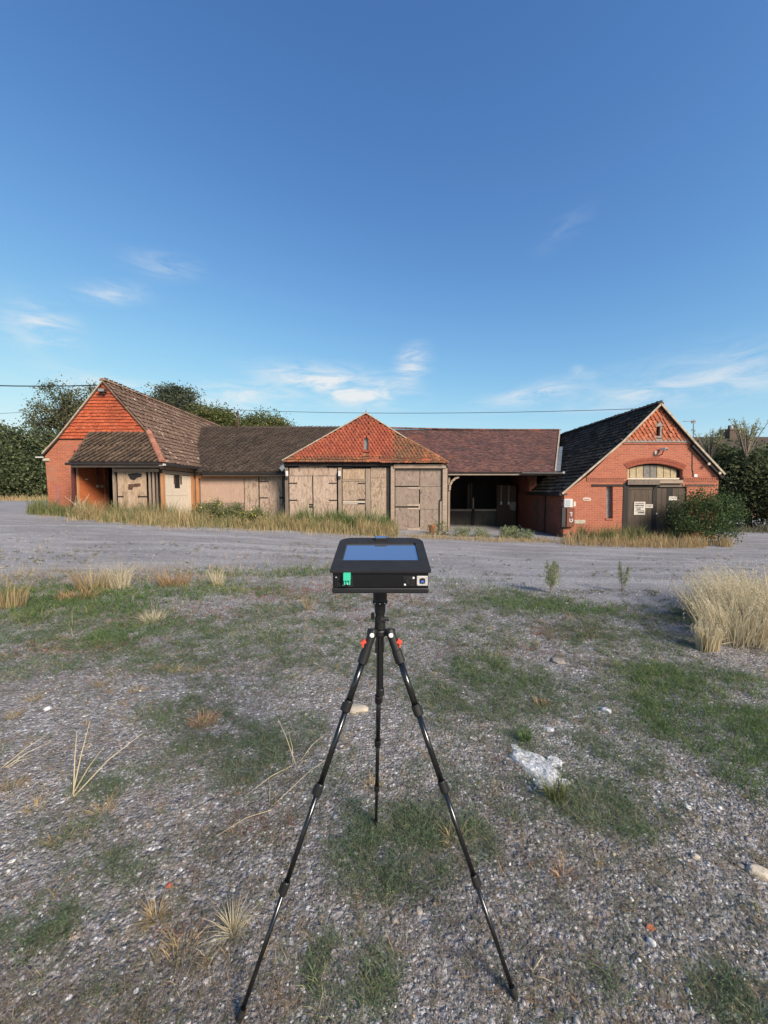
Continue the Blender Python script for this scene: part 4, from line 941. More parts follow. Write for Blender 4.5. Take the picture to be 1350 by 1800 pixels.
# meter cupboard, brown box, plates
mt = small('meter_cupboard', 'white meter cupboard on the left corner of the right barn, above a brown box', 'cupboard', P(1000, 885, Yf))
MB().pbox(992.5, 877, 1006.5, 891.5, Yf - .12, .12).build('cabinet', 'white_plastic', mt); MB().pbox(995, 878.6, 1002.5, 890, Yf - .13, .011).build('door', 'grey_plastic', mt)
bb = small('cable_box', 'brown wooden box with white painted marks at the corner of the right barn', 'box', P(1000, 925, Yf))
MB().pbox(997, 893, 1009.5, 926, Yf - .14, .14).build('front', 'box_brown', bb); MB().pbox(988.5, 892, 996.6, 926.5, Yf - .10, .10).build('side_board', 'lamp_dark', bb)
def stroke(mb, pts, Y, w):
    for i in range(len(pts) - 1): mb.bar(P(*pts[i], Y), P(*pts[i + 1], Y), .004, w, up=(1, 0, .01) if abs(pts[i][0] - pts[i + 1][0]) < .5 else (0, 0, 1))
mk = MB(); stroke(mk, [(1001.5, 901.2), (1006, 900.4), (1004.2, 904), (1005.2, 907.6)], Yf - .143, .03); stroke(mk, [(1002.5, 904.3), (1006, 903.8)], Yf - .143, .025); mk.build('painted_mark', 'white_plastic', bb)
mk = MB(); stroke(mk, [(1001.6, 911.8), (1001.6, 915.8), (1003.8, 917.6), (1006.4, 916), (1006.6, 911.6), (1004.5, 913.6)], Yf - .143, .035); mk.build('painted_mark', 'white_plastic', bb)
pl_ = small('wall_plate', 'pale oval plate with worn lettering on the brick left of the slit window', 'sign', P(1031, 878, Yf))
MB().prism([q(x, y) for x, y in ((1024, 877), (1026, 874.6), (1036.5, 874.8), (1039.2, 877.6), (1037, 880), (1026, 880))], [], Yf - .014, Yf).build('plate', 'paper', pl_)
mk = MB()
for i in range(5): mk.pbox(1026.6 + i * 2.1, 876.5, 1028 + i * 2.1, 878.6, Yf - .017, .002)
mk.build('lettering', 'red_clay', pl_)
o = MB().pbox(1008.3, 882, 1012, 890, Yf - .012, .012).build('notice', 'paper'); tag(o, 'small pale notice on brick beside the white meter cupboard', 'sign')
o = MB().pbox(1010, 914, 1029, 920.6, Yf - .02, .02).build('stone_plate', 'stone_pale'); tag(o, 'weathered pale stone plate low on the brick beside the brown box', 'plate')
# notices on the doors
def notice(px0, py0, px1, py1, label, lines, seed):
    t_ = small('door_notice', label, 'sign', P((px0 + px1) / 2, (py0 + py1) / 2, Yf))
    MB().pbox(px0, py0, px1, py1, Yf + .022, .008).build('sheet', 'paper', t_)
    rng = random.Random(seed); mb = MB()
    for (a0, a1, y, hh) in lines:
        x = a0
        while x < a1:
            w = rng.uniform(.8, 2.2); mb.pbox(x, y + rng.uniform(-.2, .2), min(x + w, a1), y + hh, Yf + .019, .003); x += w + rng.uniform(.25, .6)
    mb.build('lettering', 'ink', t_)
notice(1115, 882, 1133.8, 905, 'white poster of worn black print on the left leaf of the arched doorway', [(1116.5, 1132.5, 884, 1.4), (1116.5, 1132, 887.2, 2.2), (1117, 1131, 891, 1.2), (1119, 1126, 893.6, 2.4), (1117, 1132, 897.4, 1.4), (1121, 1132, 900, 2.2)], 1)
notice(1135, 886.5, 1147.6, 893, 'small white sign beside the poster on the left leaf of the arched doorway', [(1136.4, 1146.4, 888.2, .8), (1136.4, 1145, 890.4, .7)], 2)
notice(1176, 872.6, 1190, 879.4, 'white sign on the right leaf of the arched doorway above the bush', [(1178, 1188, 875, 1.0)], 3)
o = MB().lathe([(.055, 0), (.055, .03), (.04, .05)], (-12.345, 16.0, 2.0), 12).build('bell', 'white_plastic'); tag(o, 'round white bell on the orange brick cheek of the porch', 'bell')
sw = small('switch_box', 'grey switch boxes and conduit on the orange brick cheek by the dark passage', 'switch', (-12.35, 16.75, 1.7))
MB().box(-12.35, -12.27, 16.55, 16.65, 1.70, 1.80).build('switch', 'stone_pale', sw); MB().box(-12.35, -12.27, 16.8, 16.9, 1.70, 1.80).build('switch', 'stone_pale', sw)
MB().tube([(-12.33, 16.6, 1.8), (-12.33, 16.6, 2.6)], .02, 6).build('conduit', 'lamp_dark', sw)

# ------------------------------------------------------------------ vegetation builders
def blades(x, y, z, h, w, az, lean, bend, rnd, face=None, rs=None):
    n = len(x); rs = rs or np.random.RandomState(1)
    d = np.stack([np.cos(az), np.sin(az), np.zeros(n)], -1); up = np.array([0, 0, 1.0])
    fa = rs.uniform(0, math.pi, n) if face is None else face
    s = np.stack([np.cos(fa), np.sin(fa), np.zeros(n)], -1) * (w[:, None] / 2)
    b = np.stack([x, y, z], -1); H = h[:, None]; le = lean[:, None]; be = bend[:, None]
    mid = b + up * H * .55 + d * le * H * .5
    tip = b + up * H * np.clip(1 - be * .7, .05, 1) + d * (le + be) * H
    V = np.stack([b - s, b + s, mid + s * .8, mid - s * .8, tip], 1).reshape(-1, 3)
    i = np.arange(n)[:, None] * 5
    F = np.concatenate([i + [0, 1, 2], i + [0, 2, 3], i + [3, 2, 4]], 1).reshape(-1, 3)
    return V, F, np.repeat(rnd, 5)
def leaves(c, size, rs, rnd, flat=0.0, aspect=.55):
    """one folded diamond per point"""
    n = len(c); a = rs.normal(size=(n, 3)); a[:, 2] *= (1 - flat); a /= np.linalg.norm(a, axis=1)[:, None] + 1e-9
    t = rs.normal(size=(n, 3)); b = np.cross(a, t); b /= np.linalg.norm(b, axis=1)[:, None] + 1e-9
    nn = np.cross(a, b); s = size[:, None] if hasattr(size, '__len__') else size
    V = np.stack([c - a * s * .5, c + b * s * aspect * .5 + nn * s * .06, c + a * s * .5, c - b * s * aspect * .5 + nn * s * .06], 1).reshape(-1, 3)
    F = (np.arange(n)[:, None] * 4 + np.arange(4)[None, :])
    return V, F, np.repeat(rnd, 4)
def crown_points(blobs, n, rs, clump=.32, per=34, shell=.55, flat=1.0):
    """leaf positions: clumps scattered through the blobs, more of them near the outside"""
    vol = np.array([b[3] * b[4] * b[5] for b in blobs]) ** .8; vol /= vol.sum()
    nc = max(8, n // per); k = rs.choice(len(blobs), nc, p=vol)
    d = rs.normal(size=(nc, 3)); d /= np.linalg.norm(d, axis=1)[:, None]
    r = np.where(rs.rand(nc) < shell, rs.uniform(.78, 1.04, nc), rs.rand(nc) ** (1 / 3))
    B = np.array(blobs)[k]; cc = B[:, :3] + d * r[:, None] * B[:, 3:6]
    j = rs.randint(0, nc, n); sc = clump * rs.uniform(.6, 1.35, nc)
    off = rs.normal(size=(n, 3)) * sc[j][:, None]; off[:, 2] *= flat; off[:, :2] *= 1 + (1 - flat) * .9
    tone = rs.normal(0, .2, nc)
    return cc[j] + off, np.clip(.45 + tone[j] + rs.normal(0, .17, n), 0, 1), cc
def tree(name, label, cat, base, blobs, n, leaf, mat, seed, trunk_r=.25, trunk_top=None, clump=.35, per=34, flat=1.0, group=None, limbs=14, bark='bark', lflat=0.0, shell=.55):
    rs = np.random.RandomState(seed); base = Vector(base)
    t_ = thing(name, label, cat, base, group)
    pts, rnd, cc = crown_points(blobs, n, rs, clump, per, shell, flat)
    gzv = ground(pts[:, 0], pts[:, 1]); pts[:, 2] = np.maximum(pts[:, 2], gzv + .03)
    V, F, Q = leaves(pts, rs.uniform(.6, 1.3, n) * leaf, rs, rnd, lflat)
    npmesh('crown', V, F, Q, mat, t_)
    mb = MB(); top = Vector(trunk_top) if trunk_top else Vector(np.mean(np.array(blobs)[:, :3], 0))
    rng = random.Random(seed); m1 = base.lerp(top, .5) + Vector((rng.uniform(-.1, .1), rng.uniform(-.1, .1), 0))
    mb.tube([base - Vector((0, 0, .1)), m1, top], [trunk_r, trunk_r * .75, trunk_r * .3], 8)
    for _ in range(limbs):
        e = Vector(cc[rng.randrange(len(cc))]); s = base.lerp(top, rng.uniform(.3, .95)); k = s.lerp(e, .5) + Vector((0, 0, (e - s).length * .10))
        mb.tube([s, k, e], [trunk_r * .4, trunk_r * .24, trunk_r * .08], 5)
    mb.build('trunk', bark, t_)
    return t_
rs0 = np.random.RandomState(77)
def px_blob(px, py, Y, rx, rz, ry=None):
    c = P(px, py, Y); return (c.x, c.y, c.z, rx / 676 * Y, (ry or rx / 676 * Y), rz / 676 * Y)
def gbase(px, Y): x = (px - 675) / 676 * Y; return (x, Y, gz(x, Y))
# trees behind the roofs
tree('broadleaf_tree', 'airy broadleaf tree with sky showing through, behind the left barn', 'tree', gbase(122, 38),
     [px_blob(108, 700, 38, 30, 22), px_blob(82, 728, 38, 26, 18), px_blob(138, 712, 38, 28, 22), px_blob(118, 735, 38, 34, 16), px_blob(92, 752, 38, 30, 14), px_blob(150, 735, 38, 22, 22), px_blob(66, 745, 38, 14, 10), px_blob(160, 695, 39, 14, 14)],
     8200, .21, 'leaf_tree', 3, .34, P(118, 705, 38), .36, 40, limbs=46, shell=.85)
tree('cedar_tree', 'dark flat-topped conifer rising behind the ridge of the left barn', 'tree', gbase(312, 48),
     [px_blob(308, 686, 48, 27, 8), px_blob(288, 697, 48, 20, 5), px_blob(330, 695, 48, 18, 6), px_blob(306, 704, 48, 32, 6), px_blob(322, 716, 48, 36, 6), px_blob(300, 716, 48, 24, 6), px_blob(345, 722, 48, 20, 5)],
     9000, .26, 'leaf_pine', 4, .4, P(311, 684, 48), .40, 40, flat=.32, limbs=24, lflat=.4)
tree('oak_tree', 'yellow-green oak crown showing between the conifer and the flue pipe', 'tree', gbase(380, 44),
     [px_blob(372, 740, 44, 36, 18), px_blob(398, 745, 44, 24, 16), px_blob(350, 738, 44, 18, 12)], 11000, .25, 'leaf_oak', 5, .35, None, .40, 28, limbs=12, shell=.75)
tree('oak_tree', 'rounded oak crown above the dark roof, right of the flue pipe', 'tree', gbase(470, 44),
     [px_blob(466, 752, 44, 38, 19), px_blob(492, 757, 44, 20, 14), px_blob(440, 754, 44, 20, 14)], 11000, .25, 'leaf_oak', 6, .35, None, .40, 28, limbs=12, shell=.75)
# hedge on the left
for i, (px, Y, rx, top, lab) in enumerate(((-70, 33, 60, 752, 'dark green hedge bush beyond the track, cut by the left edge of the photo'),
        (-5, 34, 52, 750, 'tall dark hedge bush left of the barn with a bare sprig above it'), (55, 35, 50, 756, 'dark hedge bush directly behind the left barn gable'), (105, 36, 50, 766, 'hedge bush mostly hidden behind the left barn'), (-160, 33, 60, 752, 'dark hedge bush wholly left of the frame edge'))):
    if i == 4: continue
    cy = (top + 884) / 2; hh = (884 - top) / 2
    tree('hedge_bush', lab, 'bush', gbase(px, Y), [px_blob(px, cy, Y, rx, hh * .95, 2.4), px_blob(px - rx * .4, cy + hh * .3, Y - 1, rx * .6, hh * .6, 1.6), px_blob(px + rx * .4, cy + hh * .25, Y - 1, rx * .6, hh * .6, 1.6), px_blob(px + rx * .1, top + 16, Y, rx * .5, 14, 1.5)],
         13000, .25, 'leaf_hedge', 20 + i, .2, None, .42, 30, group='hedge bushes beyond the left barn', limbs=10, shell=.8)
# hedge and sprigs on the right
for i, (px, Y, rx, top, lab) in enumerate(((1258, 23, 34, 792, 'dark bush right behind the barn on the right'), (1318, 21.5, 46, 796, 'big dark hedge bush at the right edge behind the round green bush'),
        (1395, 20.5, 50, 796, 'dark hedge bush cut by the right edge of the photo'))):
    bot = 938; cy = (top + bot) / 2; hh = (bot - top) / 2
    tree('hedge_bush', lab, 'bush', gbase(px, Y), [px_blob(px, cy - 12, Y, rx, hh * .9, 1.7), px_blob(px - rx * .3, cy - hh * .1, Y - .8, rx * .6, hh * .6, 1.1), px_blob(px + rx * .3, cy - hh * .3, Y - .8, rx * .6, hh * .5, 1.1), px_blob(px, top + 22, Y, rx * .7, 22, 1.2)],
         15000, .17, 'leaf_hedge', 30 + i, .16, None, .30, 30, group='hedge bushes beyond the right barn', limbs=12, shell=.8)
def sprig(px, py, Y, htop, n, label, seed):
    a = P(px, py, Y); t_ = thing('sprig_bush', label, 'bush', a); rs = np.random.RandomState(seed); rng = random.Random(seed)
    mb = MB(); pts = []
    for _ in range(n):
        tx = P(px + rng.uniform(-30, 30), htop + rng.uniform(0, 22), Y); tx.y += rng.uniform(-.5, .5); k = a.lerp(tx, .6) + Vector((0, 0, .12)); mb.tube([a, k, tx], [.03, .02, .006], 4)
        for _ in range(26):
            f = rng.uniform(.45, 1.0); p = a.lerp(k, f / .6) if f < .6 else k.lerp(tx, (f - .6) / .4); pts.append(p + Vector((rng.gauss(0, .05), rng.gauss(0, .05), rng.gauss(0, .05))))
    mb.build('stems', 'bark_pale', t_); pts = np.array([tuple(p) for p in pts])
    V, F, Q = leaves(pts, rs.uniform(.08, .2, len(pts)), rs, rs.rand(len(pts)), aspect=.3); npmesh('foliage', V, F, Q, 'leaf_fluffy', t_)
sprig(1248, 812, 22.2, 750, 26, 'pale feathery sprigs above the hedge right of the right barn gable', 2)
sprig(1312, 806, 20.8, 734, 22, 'pale tall feathery sprig above the hedge near the right edge', 3)
# round bush against the right barn door
tree('round_bush', 'dense round green bush growing against the door of the right barn', 'bush', gbase(1240, 14.7),
     [px_blob(1232, 912, 14.7, 44, 34, .8), px_blob(1262, 905, 14.7, 36, 30, .75), px_blob(1205, 905, 14.7, 22, 28, .6), px_blob(1245, 885, 14.9, 32, 14, .6), px_blob(1275, 880, 14.8, 16, 16, .4), px_blob(1240, 935, 14.4, 48, 18, .7), px_blob(1292, 900, 14.8, 14, 12, .3), px_blob(1225, 872, 14.8, 12, 10, .3), px_blob(1262, 868, 14.9, 8, 14, .25), px_blob(1190, 925, 14.5, 16, 14, .4)],
     12500, .08, 'leaf_bush', 41, .05, None, .14, 36, limbs=16, shell=.8)
# yellow-flowered weeds in front of the left boarded bay
for i, (px, py, Y, rx, rz, lab) in enumerate(((368, 908, 15.6, 28, 22, 'leafy yellow-flowered weed bush below the pale side doors'), (408, 912, 15.4, 24, 20, 'leafy weed bush in front of the pink boarded panel'), (445, 915, 15.4, 18, 16, 'weed bush with yellow flowers below the hinged ply door'))):
    t_ = tree('weed_bush', lab, 'bush', gbase(px, Y), [px_blob(px, py, Y, rx, rz, .45), px_blob(px + rx * .4, py - rz * .7, Y, rx * .45, rz * .6, .3), px_blob(px - rx * .5, py - rz * .4, Y, rx * .4, rz * .6, .3)],
         3000, .075, 'leaf_weed', 50 + i, .02, None, .09, 20, group='weed bushes before the left bay', limbs=18, bark='stem_grey')
    rs = np.random.RandomState(60 + i); n = 46
    c0 = P(px + rx * .2, py - rz * .3, Y); pts = np.array([c0.x, c0.y - .2, c0.z]) + rs.normal(size=(n, 3)) * [.32, .2, .2]
    V, F, Q = leaves(pts, rs.uniform(.04, .075, n), rs, rs.rand(n), aspect=.9); npmesh('flowers', V, F, Q, 'flower_yellow', t_)
# fluffy pale plants before the shed
for i, (px, pb_, pt, rx, Y, lab) in enumerate(((770, 948, 912, 22, 15.6, 'leafy green weed clump at the foot of the shed post beside the terracotta pot'), (813, 948, 925, 16, 15.3, 'pale fluffy weed before the left stall planks'), (847, 950, 928, 15, 15.2, 'pale fluffy weed before the middle stall post'), (889, 950, 926, 9, 15.2, 'narrow pale fluffy weed before the red boarded partition'),
        (902, 950, 925, 9, 15.3, 'narrow pale fluffy weed, right one of the pair before the boarded partition'), (924, 955, 930, 15, 14.9, 'pale fluffy weed before the shaded brick side wall'))):
    cy = (pb_ + pt) / 2
    tree('fluffy_weed', lab, 'plant', gbase(px, Y), [px_blob(px, cy + 3, Y, rx, (pb_ - pt) / 2, .3), px_blob(px - rx * .4, cy - 4, Y, rx * .5, (pb_ - pt) * .3, .2), px_blob(px + rx * .4, cy - 3, Y, rx * .5, (pb_ - pt) * .3, .2)], 1300, .05, 'leaf_weed' if i == 0 else 'leaf_fluffy', 70 + i, .012, None, .055, 12, group='weeds before the open shed', limbs=16, bark='stem_grey')

# ------------------------------------------------------------------ verges of tall grass (uncountable)
def verge(name, label, px0, px1, yc, yw, n, h0, h1, mat, seed, w=.016, cat='grass', dens=1.0, lean=.35):
    """a strip between two picture columns, following ground distance yc(px)"""
    rs = np.random.RandomState(seed); px = rs.uniform(px0, px1, n); Y = np.interp(px, *yc) + rs.normal(0, 1, n) * yw
    x = (px - 675) / 676 * Y; edge = np.minimum(px - px0, px1 - px) / 22.0
    keep = (fbm(x * 1.6, Y * 1.6, seed, 3) > (.5 - .16 * dens)) & (rs.rand(n) < np.clip(edge + .15, 0, 1)); x, Y, px = x[keep], Y[keep], px[keep]; k = len(x)
    hs = (.25 + 1.5 * fbm(x * 2.2 + 5, Y * 2.2, seed + 9, 3) ** 1.3); h = h0 * .6 + (h1 - h0 * .6) * rs.rand(k) ** 1.6; h = h * hs * 1.25
    V, F, Q = blades(x, Y, ground(x, Y) - .01, h, rs.uniform(.6, 1.3, k) * w, rs.uniform(0, 2 * math.pi, k), rs.uniform(.02, lean, k), rs.uniform(0, .3, k), np.clip(.5 + .5 * (fbm(x * .8, Y * .8, seed + 3, 3) - .5) + rs.normal(0, .22, k), 0, 1), rs=rs)
    o = npmesh(name, V, F, Q, mat); tag(o, label, cat, kind='stuff'); return o
yc1 = ([30, 120, 200, 290, 400, 500, 700, 760], [16.6, 15.2, 14.4, 14.2, 14.6, 15.0, 15.0, 15.4])
verge('dry_grass', 'golden dry grass strip along the left and middle buildings', 118, 702, yc1, .42, 10500, .22, .60, 'grass_dry', 101, w=.013, dens=.7)
verge('dry_grass', 'straggling dry grass along the near side of the golden strip', 60, 720, ([30, 120, 200, 290, 400, 500, 700, 760], [15.0, 14.4, 13.5, 13.4, 13.8, 14.2, 14.2, 14.6]), .55, 3200, .05, .26, 'grass_dry', 111, w=.011, dens=.2)
verge('green_grass', 'low green weeds mixed into the golden strip', 118, 702, yc1, .5, 7500, .10, .50, 'leaf_weed', 112, w=.016, dens=.9)
yc2 = ([30, 120, 200, 290, 400, 500, 700, 760], [16.6, 15.6, 15.1, 15.2, 16.4, 16.3, 16.4, 16.6])
verge('green_grass', 'green tall grass behind the golden strip at the foot of the doors', 48, 696, yc2, .30, 8500, .30, .75, 'leaf_weed', 102, w=.015, dens=.7)
verge('green_grass', 'patch of darker green tall grass below the middle doors', 500, 700, ([500, 700], [16.2, 16.2]), .26, 4200, .4, .85, 'grass_lush', 103, w=.018)
yc3 = ([980, 1100, 1290], [13.9, 13.5, 13.2])
verge('dry_grass', 'golden dry grass strip before the right barn and the round bush', 985, 1292, yc3, .38, 6500, .12, .42, 'grass_dry', 104, w=.012, dens=.7)
verge('green_grass', 'green weeds at the foot of the right barn wall and doors', 1000, 1190, ([1000, 1190], [14.9, 14.6]), .26, 3600, .2, .60, 'leaf_weed', 105, w=.02)
verge('dry_grass', 'thin dry grass scattered before the open shed', 700, 990, ([700, 850, 990], [14.6, 14.2, 14.2]), .35, 3000, .06, .24, 'grass_dry', 106, w=.012)
verge('dry_grass', 'pale grass along the foot of the hedge beyond the track', -150, 150, ([-150, 150], [31, 32]), .8, 4200, .15, .5, 'grass_dry', 107, w=.04)
verge('green_grass', 'green weeds at the left corner of the left barn', 46, 135, ([46, 135], [16.2, 15.9]), .3, 2600, .15, .5, 'leaf_weed', 108, w=.02)
verge('dry_grass', 'pale grass and weeds along the foot of the right hedge', 1285, 1500, ([1285, 1500], [18.9, 18.2]), .35, 2600, .1, .4, 'grass_olive', 109, w=.025)

# ------------------------------------------------------------------ short growth and litter on the near ground
def field(name, label, n, mat, seed, y0=.75, y1=9.0, spread=1.25, h=(.02, .05), w=(.002, .004), lean=(.4, 1.6), thr=None, mask=None, cat='ground cover', bend=(0, .6)):
    rs = np.random.RandomState(seed); Y = y0 * (y1 / y0) ** rs.rand(n); x = rs.uniform(-1, 1, n) * (1.12 * Y + .5)
    k = (Y < track_edge(x) + rs.normal(0, .35, n))
    if mask is not None: k &= rs.rand(n) < mask(x, Y)
    x, Y = x[k], Y[k]; m = len(x); sc = np.clip(Y / 3, .75, 1.8)
    V, F, Q = blades(x, Y, ground(x, Y) - .002, rs.uniform(*h, m) * sc ** .5, rs.uniform(*w, m) * sc, rs.uniform(0, 2 * math.pi, m), rs.uniform(*lean, m), rs.uniform(*bend, m), np.clip(.5 + .9 * (fbm(x * 2, Y * 2, seed, 3) - .5) + rs.normal(0, .2, m), 0, 1), rs=rs)
    o = npmesh(name, V, F, Q, mat); tag(o, label, cat, kind='stuff'); return o
def ell(px, py, rx, ry):
    c = G(px, py); a = G(px, py + ry); b = G(px, py - ry); return (c.x, (a.y + b.y) / 2, rx / 676 * c.y, abs(b.y - a.y) / 2)
def patches(lst, lo=.22, a_=.34, b_=.54):
    E = [(*ell(*p[:4]), p[4]) for p in lst]
    def f(x, y):
        wob = 1 + 1.5 * (fbm(x * 3.4, y * 3.4, 55, 4) - .5) * 2
        v = np.zeros_like(x)
        for cx, cy, a, b, s in E: v = np.maximum(v, s * np.clip(1.3 * (1.25 - ((x - cx) / a) ** 2 - ((y - cy) / b) ** 2) * wob + .08, 0, 1) * (((x - cx) / a) ** 2 + ((y - cy) / b) ** 2 < 2.2))
        return v * (lo + (1 - lo) * sstep(a_, b_, fbm(x * 8, y * 8, 66, 3)))
    return f
GREEN = [(690, 1500, 120, 95, 1), (870, 1230, 170, 76, 1), (1060, 1400, 110, 80, 1), (400, 1330, 125, 62, 1), (1060, 1330, 110, 60, .9), (325, 1258, 90, 36, .8), (200, 1370, 80, 46, .7), (620, 1720, 90, 90, .55), (520, 1290, 60, 40, .5),
         (1100, 1125, 130, 34, .9), (1050, 1250, 150, 60, .55), (900, 1062, 110, 24, .9), (1180, 1085, 120, 22, .8), (60, 1640, 80, 60, .6), (830, 1480, 50, 45, .7), (200, 1530, 90, 40, .45), (1000, 1310, 130, 60, .7), (340, 1140, 210, 44, .85), (170, 1110, 220, 40, .95), (520, 1130, 120, 50, .7), (60, 1170, 120, 30, .7), (420, 1210, 120, 30, .4), (760, 1100, 120, 30, .5), (480, 1085, 90, 26, .6), (640, 1150, 120, 40, .55), (850, 1120, 120, 30, .4), (120, 1460, 80, 30, .4), (1180, 1180, 130, 34, .5), (600, 1380, 60, 50, .35), (900, 1400, 60, 50, .4), (1300, 1760, 90, 50, .35), (1050, 1740, 60, 50, .3), (560, 1060, 90, 20, .5), (780, 1380, 70, 60, .4)]
LUSH = [(1300, 1290, 150, 120, 1), (1330, 1380, 60, 60, .6), (90, 1062, 220, 34, 1), (350, 1040, 160, 18, .7), (470, 1004, 130, 13, .9), (230, 1045, 180, 18, .7), (215, 1118, 70, 26, .7), (1310, 1210, 60, 40, .5), (870, 1180, 80, 30, .4), (980, 1066, 120, 20, .6)]
RED = [(480, 1042, 80, 16, 1), (1010, 1113, 80, 15, 1), (150, 1135, 130, 16, 1), (60, 1150, 80, 12, .8), (560, 1036, 60, 10, .7), (330, 1075, 90, 14, .4), (1150, 1082, 60, 8, .7), (700, 1060, 60, 20, .45), (940, 1150, 60, 15, .5), (250, 1090, 110, 16, .6), (600, 1090, 70, 22, .4), (430, 1170, 90, 18, .4), (800, 1150, 60, 20, .35), (460, 1450, 70, 40, .3), (900, 1330, 40, 30, .3), (300, 1640, 60, 40, .25)]
gm = patches(GREEN); lm = patches(LUSH, .45, .28, .5); rm = patches(RED, .5, .25, .5)
everywhere = lambda x, y: .30 + .7 * sstep(.42, .62, fbm(x * 2.3, y * 2.3, 14, 4))
field('ground_cover', 'low wiry green weeds spread in patches over the near gravel', 210000, 'grass_green', 201, mask=gm, h=(.020, .058), w=(.0024, .0046))
field('ground_cover', 'sprawling grey-green weed stems scattered over the near gravel', 110000, 'grass_olive', 202, mask=lambda x, y: .22 + .5 * gm(x, y) + .35 * sstep(.48, .66, fbm(x * 1.7, y * 1.7, 44, 4)), h=(.016, .042), w=(.002, .0036), lean=(.6, 1.9))
field('ground_cover', 'lush green grass patches at the right and along the edge of the track', 300000, 'grass_lush', 203, mask=lm, h=(.03, .075), w=(.0026, .0048), lean=(.2, 1.1))
field('ground_cover', 'reddish low weeds in small patches on the gravel', 130000, 'weed_red', 204, mask=rm, h=(.015, .035), w=(.002, .004))
field('dead_litter', 'brown dead stems and moss lying over the gravel', 110000, 'litter', 205, mask=everywhere, h=(.008, .030), w=(.0013, .0030), lean=(.9, 3.2))
field('dead_litter', 'fine straw lying on the gravel', 5200, 'grass_dry', 206, h=(.008, .022), w=(.0014, .0024), lean=(1.5, 5.0), mask=lambda x, y: .25 + .75 * sstep(.5, .65, fbm(x * 1.5, y * 1.5, 18, 3)), bend=(0, .4))
def rosettes(name, label, n, mat, seed, mask, stems=7, L=(.03, .085), el=(8, 40), leaf=.0075, nleaf=4, y0=.75, y1=9.0, spread=1.25, over=0.0):
    rs = np.random.RandomState(seed); Y = y0 * (y1 / y0) ** rs.rand(n); x = rs.uniform(-1, 1, n) * (1.12 * Y + .5)
    k = (Y < track_edge(x) + over + rs.normal(0, .3, n)) & (rs.rand(n) < mask(x, Y)); x, Y = x[k], Y[k]; c = len(x); m = c * stems
    size = rs.uniform(.6, 1.3, c); tone = rs.normal(0, .14, c)
    X = np.repeat(x, stems) + rs.normal(0, .008, m); YY = np.repeat(Y, stems) + rs.normal(0, .008, m); sc = np.clip(YY / 2.6, .8, 1.9); sz = np.repeat(size, stems)
    az = rs.uniform(0, 2 * math.pi, m); e = np.radians(rs.uniform(*el, m)); Ls = rs.uniform(*L, m) * sz * sc ** .4; h = Ls * np.sin(e); le = np.cos(e) / np.sin(e); be = rs.uniform(0, .25, m)
    Z = ground(X, YY) - .001; rn = np.clip(.5 + np.repeat(tone, stems) + rs.normal(0, .15, m), 0, 1)
    V, F, Q = blades(X, YY, Z, h, rs.uniform(.0014, .0024, m) * sc, az, le, be, rn, rs=rs)
    o = npmesh(name, V, F, Q, mat); tag(o, label, 'ground cover', kind='stuff')
    t = rs.uniform(.2, 1.0, (m, nleaf)); base = np.stack([X, YY, Z], -1)[:, None, :]; tip = np.stack([X + np.cos(az) * (le + be) * h, YY + np.sin(az) * (le + be) * h, Z + h * (1 - .7 * be)], -1)[:, None, :]
    pts = base + (tip - base) * t[..., None]; pts[..., 2] += (h[:, None] * .25 + .002) * np.sin(np.pi * t) + .001; pts = pts.reshape(-1, 3) + rs.normal(0, .0025, (m * nleaf, 3))
    V, F, Q = leaves(pts, np.repeat(sc, nleaf) * rs.uniform(.6, 1.4, m * nleaf) * leaf, rs, np.clip(np.repeat(rn, nleaf) + rs.normal(0, .12, m * nleaf), 0, 1), aspect=.42)
    o = npmesh(name, V, F, Q, mat); tag(o, label.replace('stems', 'leaves'), 'ground cover', kind='stuff')
rosettes('weed_mat', 'radiating stems of low green weeds in the near patches', 34000, 'grass_green', 231, lambda x, y: np.clip(gm(x, y) * .95 + .03, 0, 1))
rosettes('weed_mat', 'radiating stems of grey-green weeds dotted over the gravel', 13000, 'grass_olive', 232, lambda x, y: .12 + .45 * sstep(.46, .62, fbm(x * 1.4, y * 1.4, 71, 4)), L=(.02, .06), stems=5)
rosettes('weed_mat', 'radiating stems of small red weeds in the red patches', 9000, 'weed_red', 233, rm, L=(.02, .05), leaf=.006, stems=6)
rosettes('weed_mat', 'radiating stems of lush grass at the right and left', 12000, 'grass_lush', 234, lm, L=(.04, .11), el=(20, 65), stems=8, nleaf=2, leaf=.010)
rosettes('weed_mat', 'radiating stems of dark weeds creeping onto the track', 9000, 'grass_olive', 235, lambda x, y: (y > track_edge(x) - .4) * (.03 + .35 * sstep(.52, .66, fbm(x * .9, y * 2.2, 72, 4)) * (y < track_edge(x) + 4)), y0=4.5, y1=13.0, over=6.0, L=(.03, .08), leaf=.012, stems=6, nleaf=3)
rosettes('dead_litter', 'radiating stems of dead brown weeds between the stones', 12000, 'litter', 238, lambda x, y: .12 + .75 * sstep(.45, .60, fbm(x * 1.8, y * 1.8, 75, 4)), L=(.015, .05), el=(8, 50), stems=6, nleaf=3, leaf=.0055)
rosettes('dry_wisps', 'radiating stems of tiny dry straw wisps over the gravel', 5200, 'grass_dry', 236, lambda x, y: .14 + .5 * sstep(.5, .62, fbm(x * 1.9, y * 1.9, 73, 3)), L=(.025, .075), el=(6, 55), nleaf=1, leaf=.004, stems=9)
rosettes('dry_wisps', 'radiating stems of thin rusty wisps over the gravel', 3000, 'grass_rust', 237, lambda x, y: .10 + .5 * sstep(.5, .62, fbm(x * 1.6, y * 1.6, 74, 3)), L=(.02, .05), el=(6, 50), nleaf=2, leaf=.005, stems=7)
